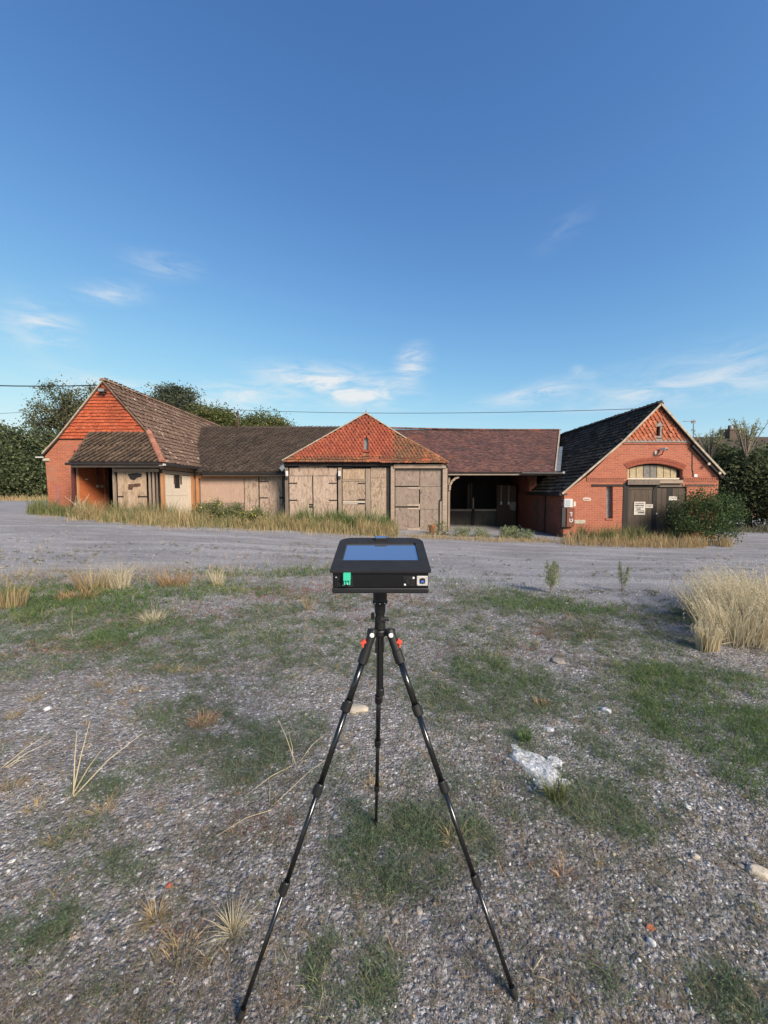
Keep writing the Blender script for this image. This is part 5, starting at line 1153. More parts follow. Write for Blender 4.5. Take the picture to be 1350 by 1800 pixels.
def standing(name, label, n, seed, xr, f, h, mat, w=.004):
    rs = np.random.RandomState(seed); x = rs.uniform(*xr, n); Y = f(x, rs); k = len(x); c = fbm(x * 2.2, Y * 2.2, seed, 3) > .47; x, Y = x[c], Y[c]; k = len(x)
    V, F, Q = blades(x, Y, ground(x, Y) - .004, h[0] + (h[1] - h[0]) * rs.rand(k) ** 2, rs.uniform(.6, 1.3, k) * w, rs.uniform(0, 6.28, k), rs.uniform(.05, .6, k), rs.uniform(0, .4, k), rs.rand(k), rs=rs)
    tag(npmesh(name, V, F, Q, mat), label, 'grass', kind='stuff')
standing('dry_stems', 'scattered thin dry stems along the left edge of the track', 5200, 241, (-9.5, .2), lambda x, rs: track_edge(x) + rs.normal(0, .45, len(x)), (.03, .26), 'grass_dry', .0042)
standing('dry_stems', 'sparse dry stems standing out on the driven track', 1500, 242, (-13, -1), lambda x, rs: track_edge(x) + rs.uniform(.3, 4.5, len(x)), (.03, .22), 'grass_dry', .006)
standing('dry_stems', 'thin dry stems standing among the weeds of the left strip', 2600, 244, (-7, .5), lambda x, rs: track_edge(x) - rs.uniform(0, 2.6, len(x)) ** 1.2, (.03, .20), 'grass_dry', .0034)
standing('green_stems', 'green grass blades along the edge of the track', 7000, 243, (-9.5, 5), lambda x, rs: track_edge(x) - .25 + rs.normal(0, .35, len(x)), (.03, .14), 'grass_lush', .005)
# pebbles: real little stones
def pebbles(name, label, n, seed, y0, y1, s0, s1, power, spread=1.25, lo=0.0, hi=1.0, mask=None, track=False, sub=0):
    rs = np.random.RandomState(seed); Y = y0 * (y1 / y0) ** rs.rand(n); x = rs.uniform(-1, 1, n) * (1.12 * Y + .5)
    k = np.ones(n, bool) if track else (Y < track_edge(x) + .3)
    if mask is not None: k &= rs.rand(n) < mask(x, Y)
    x, Y = x[k], Y[k]; m = len(x)
    bm = bmesh.new(); bmesh.ops.create_icosphere(bm, subdivisions=1, radius=1)
    bv = np.array([v.co[:] for v in bm.verts]); bf = np.array([[v.index for v in f.verts] for f in bm.faces]); bm.free()
    if not sub:      # the tiny ones: eight faces are enough
        bv = np.array([(1, 0, 0), (-1, 0, 0), (0, 1, 0), (0, -1, 0), (0, 0, 1), (0, 0, -1)], float) * 1.1
        bf = np.array([(0, 2, 4), (2, 1, 4), (1, 3, 4), (3, 0, 4), (2, 0, 5), (1, 2, 5), (3, 1, 5), (0, 3, 5)])
    s = (s0 + (s1 - s0) * rs.rand(m) ** power)
    jit = 1 + rs.uniform(-.3, .3, (m, len(bv), 1)); a = rs.uniform(0, 2 * math.pi, m); ca, sa = np.cos(a)[:, None], np.sin(a)[:, None]
    sx_, sy_, sz_ = rs.uniform(.8, 1.3, m)[:, None], rs.uniform(.6, 1.0, m)[:, None], rs.uniform(.3, .65, m)[:, None]
    v = bv[None] * jit; vx, vy, vz = v[..., 0] * sx_, v[..., 1] * sy_, v[..., 2] * sz_
    V = np.stack([(vx * ca - vy * sa), (vx * sa + vy * ca), vz], -1) * s[:, None, None]
    V = V + np.stack([x, Y, ground(x, Y) + s * .12], -1)[:, None, :]
    F = (bf[None] + (np.arange(m) * len(bv))[:, None, None]).reshape(-1, 3)
    rnd = np.repeat(lo + (hi - lo) * rs.rand(m), len(bv))
    o = npmesh(name, V.reshape(-1, 3), F, rnd, 'pebble', smooth=False); tag(o, label, 'gravel', kind='stuff'); return o
pebbles('gravel', 'fine grey and pale gravel grains over the near ground', 52000, 301, .75, 5.5, .0018, .0052, 1.8)
pebbles('gravel', 'larger pebbles strewn over the near ground', 1300, 302, .75, 6.0, .005, .012, 2.6, lo=.35, sub=1)
pebbles('gravel', 'pebbles gathered at the lower right of the photo', 900, 303, .75, 1.9, .0045, .015, 2.8, lo=.3, sub=1, mask=lambda x, y: sstep(.1, .9, x / y))
pebbles('gravel', 'loose stones on the driven track', 22000, 304, 4.6, 14.5, .005, .018, 3.2, lo=.3, track=True, mask=lambda x, y: (y > track_edge(x) - .5) * (.3 + .7 * sstep(.45, .6, fbm(x * 1.1, y * 1.1, 5, 3))))

# ------------------------------------------------------------------ single plants and tufts on the near ground
def tuft(name, label, cat, px, py, n, h, spread, lean, mat, seed, w=.003, group=None, heads=None, bend=(0, .35), pos=None):
    rs = np.random.RandomState(seed); c = G(px, py); t_ = thing(name, label, cat, c, group)
    r = spread * np.sqrt(rs.rand(n)); a = rs.uniform(0, 2 * math.pi, n); x = c.x + r * np.cos(a); y = c.y + r * np.sin(a) * .7
    az = a + rs.normal(0, .7, n); hh = rs.uniform(h * .55, h, n); le = rs.uniform(lean[0], lean[1], n); be = rs.uniform(*bend, n)
    V, F, Q = blades(x, y, ground(x, y) - .005, hh, rs.uniform(.7, 1.3, n) * w, az, le, be, rs.rand(n), rs=rs)
    npmesh('blades', V, F, Q, mat, t_)
    if heads:
        k = rs.rand(n) < heads[0]; m = k.sum()
        tip = np.stack([x + np.cos(az) * (le + be) * hh, y + np.sin(az) * (le + be) * hh, ground(x, y) + hh * np.clip(1 - be * .7, .05, 1)], -1)[k]
        P_ = []; 
        pts = (tip[:, None, :] + rs.normal(size=(m, 9, 3)) * [.006, .006, heads[1]]).reshape(-1, 3)
        V, F, Q = leaves(pts, rs.uniform(.6, 1.3, len(pts)) * heads[2], rs, rs.rand(len(pts)), aspect=.35); npmesh('seed_heads', V, F, Q, heads[3], t_)
    return t_
T = 'dry grass'
tuft('dry_tuft', 'bleached dry tuft with long curling stalks on the left green strip', T, 270, 1092, 170, .15, .10, (.3, 1.4), 'grass_straw', 1, .0036)
tuft('dry_tuft', 'upright straw tuft right of the row along the track edge', T, 382, 1030, 110, .33, .10, (.05, .5), 'grass_straw', 2, .006, bend=(0, .2))
tuft('dry_tuft', 'tall straw tuft cut by the left edge of the photo', T, 14, 1068, 170, .42, .20, (.05, .4), 'grass_dry', 3, .006, bend=(0, .2))
tuft('dry_tuft', 'tall feathery straw tuft, left one in the row along the track', T, 165, 1036, 230, .52, .26, (.1, .7), 'grass_dry', 4, .005)
tuft('dry_tuft', 'pale upright straw tuft, middle of the row along the track', T, 212, 1034, 150, .52, .14, (.05, .5), 'grass_straw', 5, .005)
tuft('dry_tuft', 'rusty dry tuft leaning over in the row along the track', T, 305, 1030, 190, .32, .22, (.2, 1.1), 'grass_rust', 6, .005)
tuft('dry_tuft', 'rust-brown flattened tuft at the left end of the row along the track', T, 135, 1052, 190, .16, .24, (.3, 1.4), 'grass_rust', 7, .005)
tuft('dry_tuft', 'thin dry stalks standing alone left of the tripod', T, 545, 1072, 44, .34, .07, (.05, .6), 'grass_dry', 8, .0045)
tuft('dry_tuft', 'low rusty tuft between green weeds left of the tripod', T, 358, 1272, 130, .085, .08, (.3, 1.3), 'grass_rust', 9, .0032)
tuft('dry_tuft', 'starburst of dry straw flat on the gravel near the lower left', T, 275, 1615, 90, .075, .015, (.5, 1.6), 'grass_dry', 10, .0022)
tuft('dry_tuft', 'starburst of dry straw just left of the left tripod leg', T, 410, 1640, 100, .09, .012, (.4, 1.5), 'grass_straw', 11, .0024)
tuft('dry_tuft', 'small rusty straw tuft on the gravel right of the right tripod leg', T, 990, 1540, 60, .055, .03, (.5, 1.8), 'grass_rust', 12, .0024)
tuft('dry_tuft', 'tiny orange weed on the gravel right of the tripod', T, 950, 1240, 60, .06, .035, (.3, 1.2), 'grass_rust', 13, .004)
tuft('dry_tuft', 'yellowed sprawling weed on the gravel above the left tripod foot', T, 318, 1672, 60, .05, .05, (.5, 1.6), 'grass_dry', 14, .003)
for i, (px, py, lab) in enumerate(((180, 1205, 'small dry tuft on the gravel above a low green patch at left'), (60, 1232, 'straw tuft on gravel near the left edge, below the red weeds'), (25, 1262, 'dry tuft lying right at the left edge of the gravel'), (60, 1425, 'small tan tuft below the long bent stalks at left'), (185, 1428, 'small tan tuft right of its twin below the long bent stalks'),
        (20, 1385, 'dry fan of straw at the left edge beside the long bent stalks'), (240, 1215, 'tiny straw tuft left of the rusty tuft'), (280, 1178, 'tiny tan tuft, left one of three on the bare gravel'), (310, 1180, 'tiny tan tuft, middle one of three on the bare gravel'), (345, 1183, 'tiny tan tuft, right one of three on the bare gravel'), (655, 1385, 'pale dry tuft beside the rear leg of the tripod'), (800, 1480, 'thin yellow tuft behind the right tripod leg'), (1080, 1170, 'pale dry wisps on the gravel at right'), (105, 1480, 'flattened tan straw on the gravel at lower left'))):
    tuft('dry_tuft', lab, T, px, py, 52, .065, .035, (.4, 1.7), 'grass_dry', 400 + i, .0026)
# long bent stalks
def stalks(px, py, ends, label, seed, r=.0035, mat='grass_straw'):
    c = G(px, py); t_ = thing('bent_stalks', label, 'stalks', c); 
    for (ex, ey, dY) in ends:
        e = P(ex, ey, c.y + dY); 
        if e.z < gz(e.x, e.y) + .01: e.z = gz(e.x, e.y) + .01
        k = c.lerp(e, .5) + Vector((0, 0, (e - c).length * .06)); rr = random.Random(seed + ex)
        MB().tube([c + Vector((rr.uniform(-.02, .02), 0, -.005)), k, e], [r, r * .8, r * .35], 5, r=.6).build('stalk', mat, t_)
stalks(128, 1400, [(135, 1288, .02), (158, 1268, .05), (183, 1312, -.02), (252, 1288, .12)], 'four long bent straw stalks rising from the gravel at the left', 1)
stalks(5, 1350, [(85, 1290, .1), (92, 1303, .15), (60, 1330, .05)], 'straight pale stalks lying on the gravel at the left edge', 2, .0025)
stalks(520, 1343, [(488, 1262, .1), (508, 1290, .1), (575, 1322, .25), (430, 1400, -.25), (545, 1336, .02)], 'forked dead stalk lying on the gravel left of the tripod', 3, .0022)
stalks(480, 1420, [(380, 1470, -.2), (600, 1330, .4), (470, 1360, .2)], 'thin tangled straw lying below the left tripod leg', 4, .0016)
stalks(935, 1712, [(975, 1745, -.03), (955, 1690, .04), (925, 1690, .03)], 'short broken twig lying beside the right tripod foot', 5, .0025)
stalks(1240, 1145, [(1290, 1128, .05), (1268, 1140, 0), (1280, 1120, .1)], 'bent pale straw lying at the foot of the small straw clump', 6, .004)
# the straw grass at the right edge
tuft('straw_clump', 'small upright clump of thick pale straw at the right of the yard', T, 1243, 1142, 190, .30, .10, (.0, .28), 'grass_straw', 21, .009, bend=(0, .1), heads=(.35, .02, .018, 'grass_straw'))
tuft('straw_clump', 'tall pale straw clump at the right edge behind the small clump', T, 1310, 1125, 640, .58, .40, (.05, .75), 'grass_straw', 22, .007, heads=(.7, .035, .016, 'grass_straw'), bend=(0, .2))
tuft('straw_clump', 'tallest straw clump running out of the right edge of the photo', T, 1352, 1090, 850, .68, .55, (.05, .75), 'grass_straw', 23, .008, heads=(.7, .035, .017, 'grass_straw'), bend=(0, .2))
tuft('straw_clump', 'straw clump behind the green spiky plant at the right', T, 1280, 1065, 460, .46, .34, (.05, .8), 'grass_straw', 24, .008, heads=(.7, .035, .017, 'grass_straw'), bend=(0, .25))
tuft('straw_clump', 'straw clump farthest right, mostly cut off by the right edge of the photo', T, 1420, 1120, 500, .58, .45, (.05, .75), 'grass_straw', 25, .008, heads=(.7, .035, .017, 'grass_straw'), bend=(0, .25))
tuft('spiky_plant', 'green spiky plant beside the straw clumps at the right', 'plant', 1222, 1088, 110, .46, .05, (.1, .65), 'grass_olive', 26, .009, bend=(0, .15))
tuft('green_tuft', 'green grass tuft growing in front of the broken concrete slab', 'grass', 978, 1405, 150, .13, .035, (.1, .9), 'leaf_weed', 27, .0034)
tuft('green_tuft', 'bright green grass tuft behind the broken concrete slab', 'grass', 922, 1303, 90, .09, .03, (.1, .7), 'grass_lush', 28, .004)
tuft('green_tuft', 'long green grass blades at the far left of the green strip', 'grass', 60, 1090, 70, .16, .22, (.3, 1.0), 'leaf_weed', 29, .006)
# upright feathery weeds at the edge of the track
def feather(px, py, ptop, wpx, label, seed, mat='leaf_fluffy'):
    c = G(px, py); top = P(px, ptop, c.y); t_ = thing('feathery_weed', label, 'plant', c); rs = np.random.RandomState(seed); H = top.z - c.z
    mb = MB(); pts = []; rng = random.Random(seed)
    for _ in range(5 if wpx > 14 else 2):
        e = c + Vector((rng.gauss(0, wpx / 676 * c.y * .3), rng.gauss(0, .04), H * rng.uniform(.75, 1))); mb.tube([c + Vector((0, 0, -.01)), c.lerp(e, .5) + Vector((rng.gauss(0, .01), 0, 0)), e], [.007, .005, .002], 5)
        for _ in range(330):
            f = rng.uniform(.28, 1.0); wd = wpx / 676 * c.y * .5 * math.sin(math.pi * min(1, .25 + .75 * f)) * .8 + .01
            p = c.lerp(e, f); pts.append((p.x + rng.gauss(0, wd * .5), p.y + rng.gauss(0, wd * .5), p.z + rng.gauss(0, .02)))
    mb.build('stem', 'stem_grey', t_); pts = np.array(pts)
    V, F, Q = leaves(pts, rs.uniform(.02, .05, len(pts)), rs, rs.rand(len(pts)), aspect=.2); npmesh('foliage', V, F, Q, mat, t_)
feather(968, 1042, 986, 26, 'bushy feathery green weed at the edge of the track right of the box', 1)
feather(1094, 1040, 982, 11, 'thin upright feathery weed standing alone on the track', 2)
# ------------------------------------------------------------------ stones
def stone(name, label, px, py, wpx, hpx, mat, seed, flat=.35, cat='stone', rough=.25, sink=.25, rot=None):
    c = G(px, py); w = wpx / 676 * c.y / 2; b = G(px, py - hpx / 2); a = G(px, py + hpx / 2); d = max(.4 * w, abs(b.y - a.y) / 2)
    rng = random.Random(seed); bm = bmesh.new(); bmesh.ops.create_icosphere(bm, subdivisions=3, radius=1)
    off = [Vector((rng.gauss(0, 1), rng.gauss(0, 1), rng.gauss(0, 1))).normalized() for _ in range(9)]; amp = [rng.uniform(.62, .95) for _ in off]
    for v in bm.verts:
        n_ = v.co.normalized(); r = 1.0
        for o_, am in zip(off, amp):
            dd = n_.dot(o_)
            if dd > .5: r = min(r, am / dd)
        r *= 1 + rough * .25 * (float(vnoise(n_.x * 3 + seed, n_.y * 3 + n_.z * 2)) - .5)
        v.co = n_ * r
    me = bpy.data.meshes.new(name); bm.to_mesh(me); bm.free()
    hgt = w * flat * 1.4
    me.transform(Matrix.Diagonal((w, d, hgt, 1))); me.materials.append(M[mat])
    at = me.attributes.new('rnd', 'FLOAT', 'POINT'); at.data.foreach_set('value', [rng.random() * .4 + .4] * len(me.vertices))
    o = bpy.data.objects.new(name, me); C.objects.link(o); o.location = c + Vector((0, 0, hgt * (1 - sink * 2) * .5)); o.rotation_euler = (rng.gauss(0, .1), rng.gauss(0, .1), 0)
    return tag(o, label, cat)
stone('boulder', 'rounded pale grey stone at the lower right edge of the photo', 1332, 1537, 38, 24, 'stone_pale', 1, .5)
stone('flat_stone', 'flat grey stone half sunk in the gravel at middle right', 982, 1163, 30, 13, 'stone_grey', 2, .22, sink=.38)
stone('flat_stone', 'flat pale stone behind the left tripod leg', 628, 1249, 46, 15, 'stone_pale', 3, .25)
stone('white_stone', 'white stone lying between green patches at the right', 1066, 1251, 20, 10, 'slab', 4, .4)
stone('flat_stone', 'bluish flat stone just above the broken concrete slab', 964, 1283, 20, 9, 'slab', 5, .2)
stone('round_pebble', 'round mauve pebble between the front legs of the tripod', 694, 1619, 14, 13, 'stone_grey', 6, .5)
stone('white_stone', 'white pebble among gravel at the lower right', 1144, 1658, 18, 17, 'slab', 7, .5)
stone('ochre_stone', 'ochre pebble just above the white pebble at the lower right', 1143, 1631, 18, 11, 'terracotta', 8, .4)
stone('white_stone', 'small white stone on the gravel by the right green patch', 912, 1606, 12, 15, 'slab', 9, .4)
stone('white_stone', 'white pebble near the lower right corner', 1307, 1711, 11, 12, 'slab', 10, .4)
stone('pink_stone', 'pinkish flat pebble left of the pale boulder', 1223, 1507, 17, 12, 'stone_pale', 11, .35)
stone('grey_stone', 'grey stone beside the pale boulder', 1303, 1524, 18, 12, 'stone_grey', 12, .4)
stone('white_stone', 'pale pebble at the far right above the boulder', 1208, 1419, 13, 12, 'slab', 13, .4)
stone('white_stone', 'bluish white pebble at the left edge of the gravel', 22, 1513, 12, 10, 'slab', 14, .4)
stone('white_stone', 'small white stone below the red weeds at left', 84, 1247, 14, 7, 'slab', 15, .4)
stone('brick_shard', 'small red brick shard on the gravel at lower left', 297, 1557, 12, 10, 'red_clay', 16, .4)
stone('white_stone', 'pale long pebble near the bottom left', 240, 1742, 11, 13, 'slab', 17, .4)
stone('white_stone', 'pale pebble right of the mauve pebble', 737, 1602, 13, 15, 'stone_pale', 18, .4)
# broken slab
c = G(950, 1345); sl_ = thing('broken_slab', 'broken pale concrete slab sunk in the weeds at right', 'concrete slab', c)
def lump(px, py, wpx, hpx, h, seed, skew=0.0):
    """a broken, pitted lump of old concrete: ragged outline, low uneven top"""
    g = G(px, py); w = wpx / 676 * g.y / 2; d = abs(G(px, py - hpx / 2).y - G(px, py + hpx / 2).y) / 2
    bm = bmesh.new(); bmesh.ops.create_icosphere(bm, subdivisions=4, radius=1)
    for v in bm.verts:
        n_ = v.co.normalized(); a_ = math.atan2(n_.y, n_.x)
        rag = 1 + .55 * (float(fbm(math.cos(a_) * 2.3 + seed, math.sin(a_) * 2.3, seed, 4)) - .5)
        x_, y_ = n_.x * rag, n_.y * rag
        z_ = math.copysign(min(abs(n_.z) * 1.6, 1), n_.z)
        z_ *= .55 + .9 * float(fbm(x_ * 3 + seed, y_ * 3, seed + 5, 3)) + .5 * (float(fbm(x_ * 11, y_ * 11, seed + 9, 2)) - .5)
        v.co = (g.x + x_ * w + y_ * w * skew, g.y + y_ * d, g.z + z_ * h)
    me = bpy.data.meshes.new('t'); bm.to_mesh(me); bm.free()
    mb = MB().add([v.co[:] for v in me.vertices], [tuple(p.vertices) for p in me.polygons]); bpy.data.meshes.remove(me)
    mb.build('lump', 'slab', sl_)
lump(938, 1346, 62, 62, .020, 1, -.45); lump(974, 1341, 30, 18, .014, 2); lump(990, 1376, 26, 12, .012, 3); lump(955, 1380, 34, 20, .014, 4); lump(906, 1316, 18, 12, .012, 5)
rng = random.Random(4); mb = MB()
for _ in range(110):
    g = G(rng.gauss(952, 34), rng.gauss(1352, 28)); s = rng.uniform(.003, .012); vs = []
    for k in range(6):
        d_ = Vector((rng.gauss(0, 1), rng.gauss(0, 1), rng.gauss(0, .7))).normalized() * s; vs.append(g + Vector((0, 0, s * .5)) + d_)
    mb.add(vs, [(0, 1, 2), (0, 2, 3), (0, 3, 4), (1, 2, 5), (2, 3, 5), (3, 4, 5), (4, 1, 5), (0, 4, 1)])
mb.build('crumbs', 'slab', sl_)
# ------------------------------------------------------------------ pots
pt = gbase(150, 15.2); a = P(134, 899, 15.2); b = P(152, 912, 15.2); pc = ((a.x + b.x) / 2, 15.2, pt[2])
po = thing('plant_pot', 'dark plastic pot holding a dead twiggy plant before the porch', 'plant pot', pc)
MB().lathe([(.20, 0), (.27, a.z - pt[2] - .05), (.29, a.z - pt[2] - .05), (.29, a.z - pt[2]), (.25, a.z - pt[2]), (.24, a.z - pt[2] - .06)], pc, 16).build('pot', 'pot_dark', po)
dp = thing('dead_plant', 'dead straw-coloured twiggy plant in the dark pot', 'plant', (pc[0], pc[1], a.z - .05)); rng = random.Random(8); mb = MB()
for _ in range(26):
    e = Vector((pc[0] + rng.gauss(0, .24), 15.2 + rng.gauss(0, .14), a.z + rng.uniform(.15, .72))); s = Vector((pc[0] + rng.gauss(0, .06), 15.2, a.z - .05)); k = s.lerp(e, .55) + Vector((rng.gauss(0, .05), 0, 0)); mb.tube([s, k, e], [.012, .009, .004], 4)
    f = k.lerp(e, .4); mb.tube([f, f + Vector((rng.gauss(0, .1), 0, rng.uniform(.05, .2)))], [.007, .003], 4)
mb.build('twigs', 'grass_straw', dp)
pt2 = gbase(760, 16.3); zz = P(760, 923, 16.3).z
tp_ = thing('terracotta_pot', 'terracotta pot on the ground beside the grey boarded door', 'plant pot', pt2)
MB().lathe([(.11, 0), (.155, zz - pt2[2] - .06), (.175, zz - pt2[2] - .06), (.175, zz - pt2[2]), (.14, zz - pt2[2])], pt2, 16).build('pot', 'terracotta', tp_)
# ------------------------------------------------------------------ overhead wires, aerial and the house behind
def wire(label, pts, sag, r):
    o = []
    for i in range(len(pts) - 1):
        for k in range(13):
            t = k / 12; p = pts[i].lerp(pts[i + 1], t); o.append(p - Vector((0, 0, sag * 4 * t * (1 - t))))
    tag(MB().tube(o, r, 5).build('overhead_wire', 'wire'), label, 'wire')
wire('thick overhead wire running from the left to the peak of the left barn', [P(-420, 640, 17.0), P(178, 677, 16.9)], .35, .024)
wire('long thin overhead wire passing behind the roofs', [P(-300, 727, 40), P(60, 723, 40), P(360, 718, 34), P(1135, 718, 25)], .35, .018)
hs = thing('house', 'house behind the right hedge, its roof and chimney just showing', 'house', (22, 32, -.4))
hz = P(1290, 768, 34).z
MB().box(25.5, 40, 31, 37, -.6, hz - 2.0).build('wall', 'brick_shed_shade', hs)
rf = MB().add([(25.2, 30.6, hz - 2.1), (40.3, 30.6, hz - 2.1), (40.3, 34, hz), (26.8, 34, hz), (25.2, 37.4, hz - 2.1), (40.3, 37.4, hz - 2.1)], [(0, 1, 2, 3), (3, 2, 5, 4), (0, 3, 4), (1, 5, 2), (0, 4, 5, 1)]).build('roof', 'tile_dark', hs)
a = P(1276, 757, 34); b = P(1302, 772, 34)
MB().box(a.x, b.x, 33.6, 34.6, b.z - .8, a.z).box(a.x - .06, b.x + .06, 33.54, 34.66, a.z, a.z + .12).build('chimney', 'chimney_brick', rf)
for k in range(2): MB().lathe([(.14, 0), (.11, .35)], (a.x + .4 + k * .5, 34.1, a.z + .12), 10).build('chimney_pot', 'chimney_brick', rf)
ar = thing('television_aerial', 'thin television aerial standing above the hedge right of the barn', 'aerial', P(1219, 790, 24.3))
MB().tube([P(1219, 800, 24.3), P(1219, 738, 24.3)], .03, 6).build('mast', 'lead', ar)
MB().tube([P(1201, 740.5, 24.2), P(1223, 740, 24.3)], .022, 5).build('boom', 'lead', ar)
for x in range(1203, 1222, 3): MB().tube([P(x, 740.5, 23.9), P(x, 740.5, 24.6)], .014, 4).build('element', 'lead', ar)
MB().pbox(1216, 738.5, 1223, 744, 24.28, .05).build('reflector', 'lead', ar)
# ------------------------------------------------------------------ tripod
TC = Vector((-.013, 1.29, 0))
tri = thing('tripod', 'black camera tripod with orange-red leg catches standing on the gravel', 'tripod', (TC.x, TC.y, gz(TC.x, TC.y)))
HUB = P(668, 1112, TC.y)
feet = [G(420, 1797), G(906, 1756), G(661, 1450)]
hinge = [P(654, 1114, 1.265), P(687, 1114, 1.265), Vector((HUB.x, 1.318, HUB.z))]
locks = [[.215, .445, .695], [.233, .453, .708], [.30, .52, .775]]
def cyl(mb, a, b, r0, r1=None, n=16): return mb.tube([a, b], [r0, r1 if r1 is not None else r0], n)
for i in range(3):
    a, b = hinge[i], feet[i] + Vector((0, 0, .004)); d = (b - a).normalized(); Lg = (b - a).length
    at_ = lambda t: a + (b - a) * t
    leg = cyl(MB(), at_(.085), at_(locks[i][0]), .0108).build('leg', 'tube_black', tri, smooth=True)
    rad = [.0092, .0078, .0066]
    ts = locks[i] + [.985]
    for k in range(3): cyl(MB(), at_(ts[k]), at_(ts[k + 1]), rad[k]).build('leg_section', 'tube_black', leg, smooth=True)
    for k in range(3):
        t = ts[k]; rr = (.0145, .0128, .0112)[k]
        MB().tube([at_(t) - d * .020, at_(t) - d * .017, at_(t) + d * .012, at_(t) + d * .017], [rr * .86, rr, rr, rr * .82], 16).build('twist_lock', 'joint_black', leg, smooth=False)
        side = Vector((1, 0, 0)) if i == 0 else (Vector((-1, 0, 0)) if i == 1 else Vector((0, -1, 0)))
        MB().bar(at_(t) - d * .014 - side * rr * .95, at_(t) + d * .012 - side * rr * .95, .010, .007).build('lock_lever', 'joint_black', leg, bevel=.001)
    MB().tube([at_(.972), at_(.985), at_(1.0)], [.009, .0105, .0085], 12).build('rubber_foot', 'rubber', leg)
    # knuckle at the top
    kn = MB(); kn.tube([at_(-.012), at_(.0), at_(.05), at_(.052), at_(.088), at_(.09)], [.0125, .0145, .0145, .0165, .0165, .013], 16).build('knuckle', 'joint_black', leg)
    if i < 2:
        s = -1 if i == 0 else 1
        p = at_(.028) + Vector((s * .0165, -.004, .004))
        MB().bar(p + Vector((-s * .006, 0, .006)), p + Vector((s * .008, 0, -.004)), .014, .013).bar(p + Vector((s * .004, -.001, -.004)), p + Vector((s * .001, -.001, -.017)), .012, .006, up=(1, 0, 0)).build('catch', 'lever_red', leg, bevel=.0012)
        cp_ = at_(.0) + Vector((0, -.0135, .0))
        MB().lathe([(.0075, 0), (.0078, .003), (.005, .0048)], cp_, 14, axis='Y').build('hinge_cap', 'screw_white', leg, smooth=False)
        br_ = MB(); br_.bar(HUB + Vector((s * .008, -.002, .002)), at_(.0) + Vector((s * .012, 0, .006)), .018, .022); br_.build('hub_arm', 'joint_black', leg, bevel=.003)
# hub, column and head
z = lambda py: P(668, py, TC.y).z
hx, hy = HUB.x, TC.y
col = MB().lathe([(.021, 0), (.0225, .004), (.0225, .016), (.020, .020)], (hx, hy, z(1116)), 24).build('hub', 'joint_black', tri)
MB().lathe([(.0115, 0), (.0115, .001), (.0118, z(1112) - z(1210))], (hx, hy - .004, z(1210)), 20).build('centre_column', 'tube_black', tri, smooth=False)
MB().lathe([(.008, 0), (.0135, .004), (.0135, .024), (.012, .028)], (hx + .001, hy - .004, z(1222)), 18).build('column_foot', 'joint_black', tri)
MB().lathe([(.0185, 0), (.0185, z(1088) - z(1104)), (.0155, z(1083) - z(1104)), (.0155, z(1078) - z(1104))], (hx, hy, z(1104)), 24).build('column_collar', 'joint_black', tri)
cl_ = MB(); cl_.bar((hx + .006, hy - .021, z(1086)), (hx + .030, hy - .017, z(1086) + .001), .008, .012); cl_.bar((hx - .006, hy - .021, z(1091)), (hx + .008, hy - .022, z(1084)), .009, .012)
cl_.build('collar_clamp', 'joint_black', tri, bevel=.002)
MB().lathe([(.004, 0), (.006, .004), (.006, .02), (.004, .024)], (hx - .0245, hy - .004, z(1088)), 10).build('collar_screw', 'joint_black', tri)
hd = MB().lathe([(.0165, 0), (.0175, .003), (.0190, z(1062) - z(1078)), (.0245, z(1060.5) - z(1078)), (.0255, z(1058) - z(1078))], (hx, hy, z(1078)), 28).build('pan_base', 'joint_black', tri)
rg_ = MB(); rg_.lathe([(.0262, 0), (.0262, .0045)], (hx, hy, z(1058.6)), 28); rg_.build('scale_ring', 'joint_black', hd)
for k in range(28):
    if k % 3: continue
    an = math.pi * 2 * k / 28; c_ = Vector((hx + math.cos(an) * .0262, hy + math.sin(an) * .0262, z(1058.6) + .0022))
    MB().bar(c_ + Vector((-math.sin(an) * .002, math.cos(an) * .002, 0)), c_ - Vector((-math.sin(an) * .002, math.cos(an) * .002, 0)), .0016, .0026).build('scale_mark', 'screw_white', hd)
ZB = P(668, 1042, 1.15).z
MB().lathe([(.0245, 0), (.0235, .006), (.0235, ZB - z(1055) - .006), (.030, ZB - z(1055) - .004), (.030, ZB - z(1055) + .0015)], (hx, hy, z(1055.5)), 28).build('ball_housing', 'joint_black', hd)
kb = MB(); kb.tube([(hx + .02, hy - .012, ZB - .012), (hx + .042, hy - .016, ZB - .018)], [.006, .005], 10); kb.tube([(hx + .036, hy - .016, ZB - .016), (hx + .050, hy - .018, ZB - .021)], [.009, .0075], 10); kb.build('ball_knob', 'rubber', hd)

# ------------------------------------------------------------------ the instrument box on the tripod
BX = -.0105; Y0, Y1 = 1.14, 1.432; Wd = .148
zb0 = P(668, 1044, Y0).z; zb1 = P(668, 1003, Y0).z; zt1 = P(668, 945.5, Y1).z
ib = thing('instrument_box', 'black sloped-lid instrument box with a screen, mounted on the tripod', 'instrument box', (BX, (Y0 + Y1) / 2, zb0))
def sidebody(x0, x1, ya, yb, za, zfront, zback, name, mat, bev):
    return MB().prism([(ya, za), (yb, za), (yb, zback), (ya, zfront)], [], x0, x1, 'YZ').build(name, mat, ib, bevel=bev)
sl = (zt1 - zb1) / (Y1 - Y0)
sidebody(BX - Wd + .002, BX + Wd - .002, Y0 + .004, Y1 - .004, zb0, zb0 + .017, zb0 + .017, 'base', 'pvc_black', .004)
MB().box(BX - Wd + .004, BX + Wd - .004, Y0 + .0062, Y0 + .014, zb1 - .022, zb1 - .007).build('front_panel', 'box_face', ib)
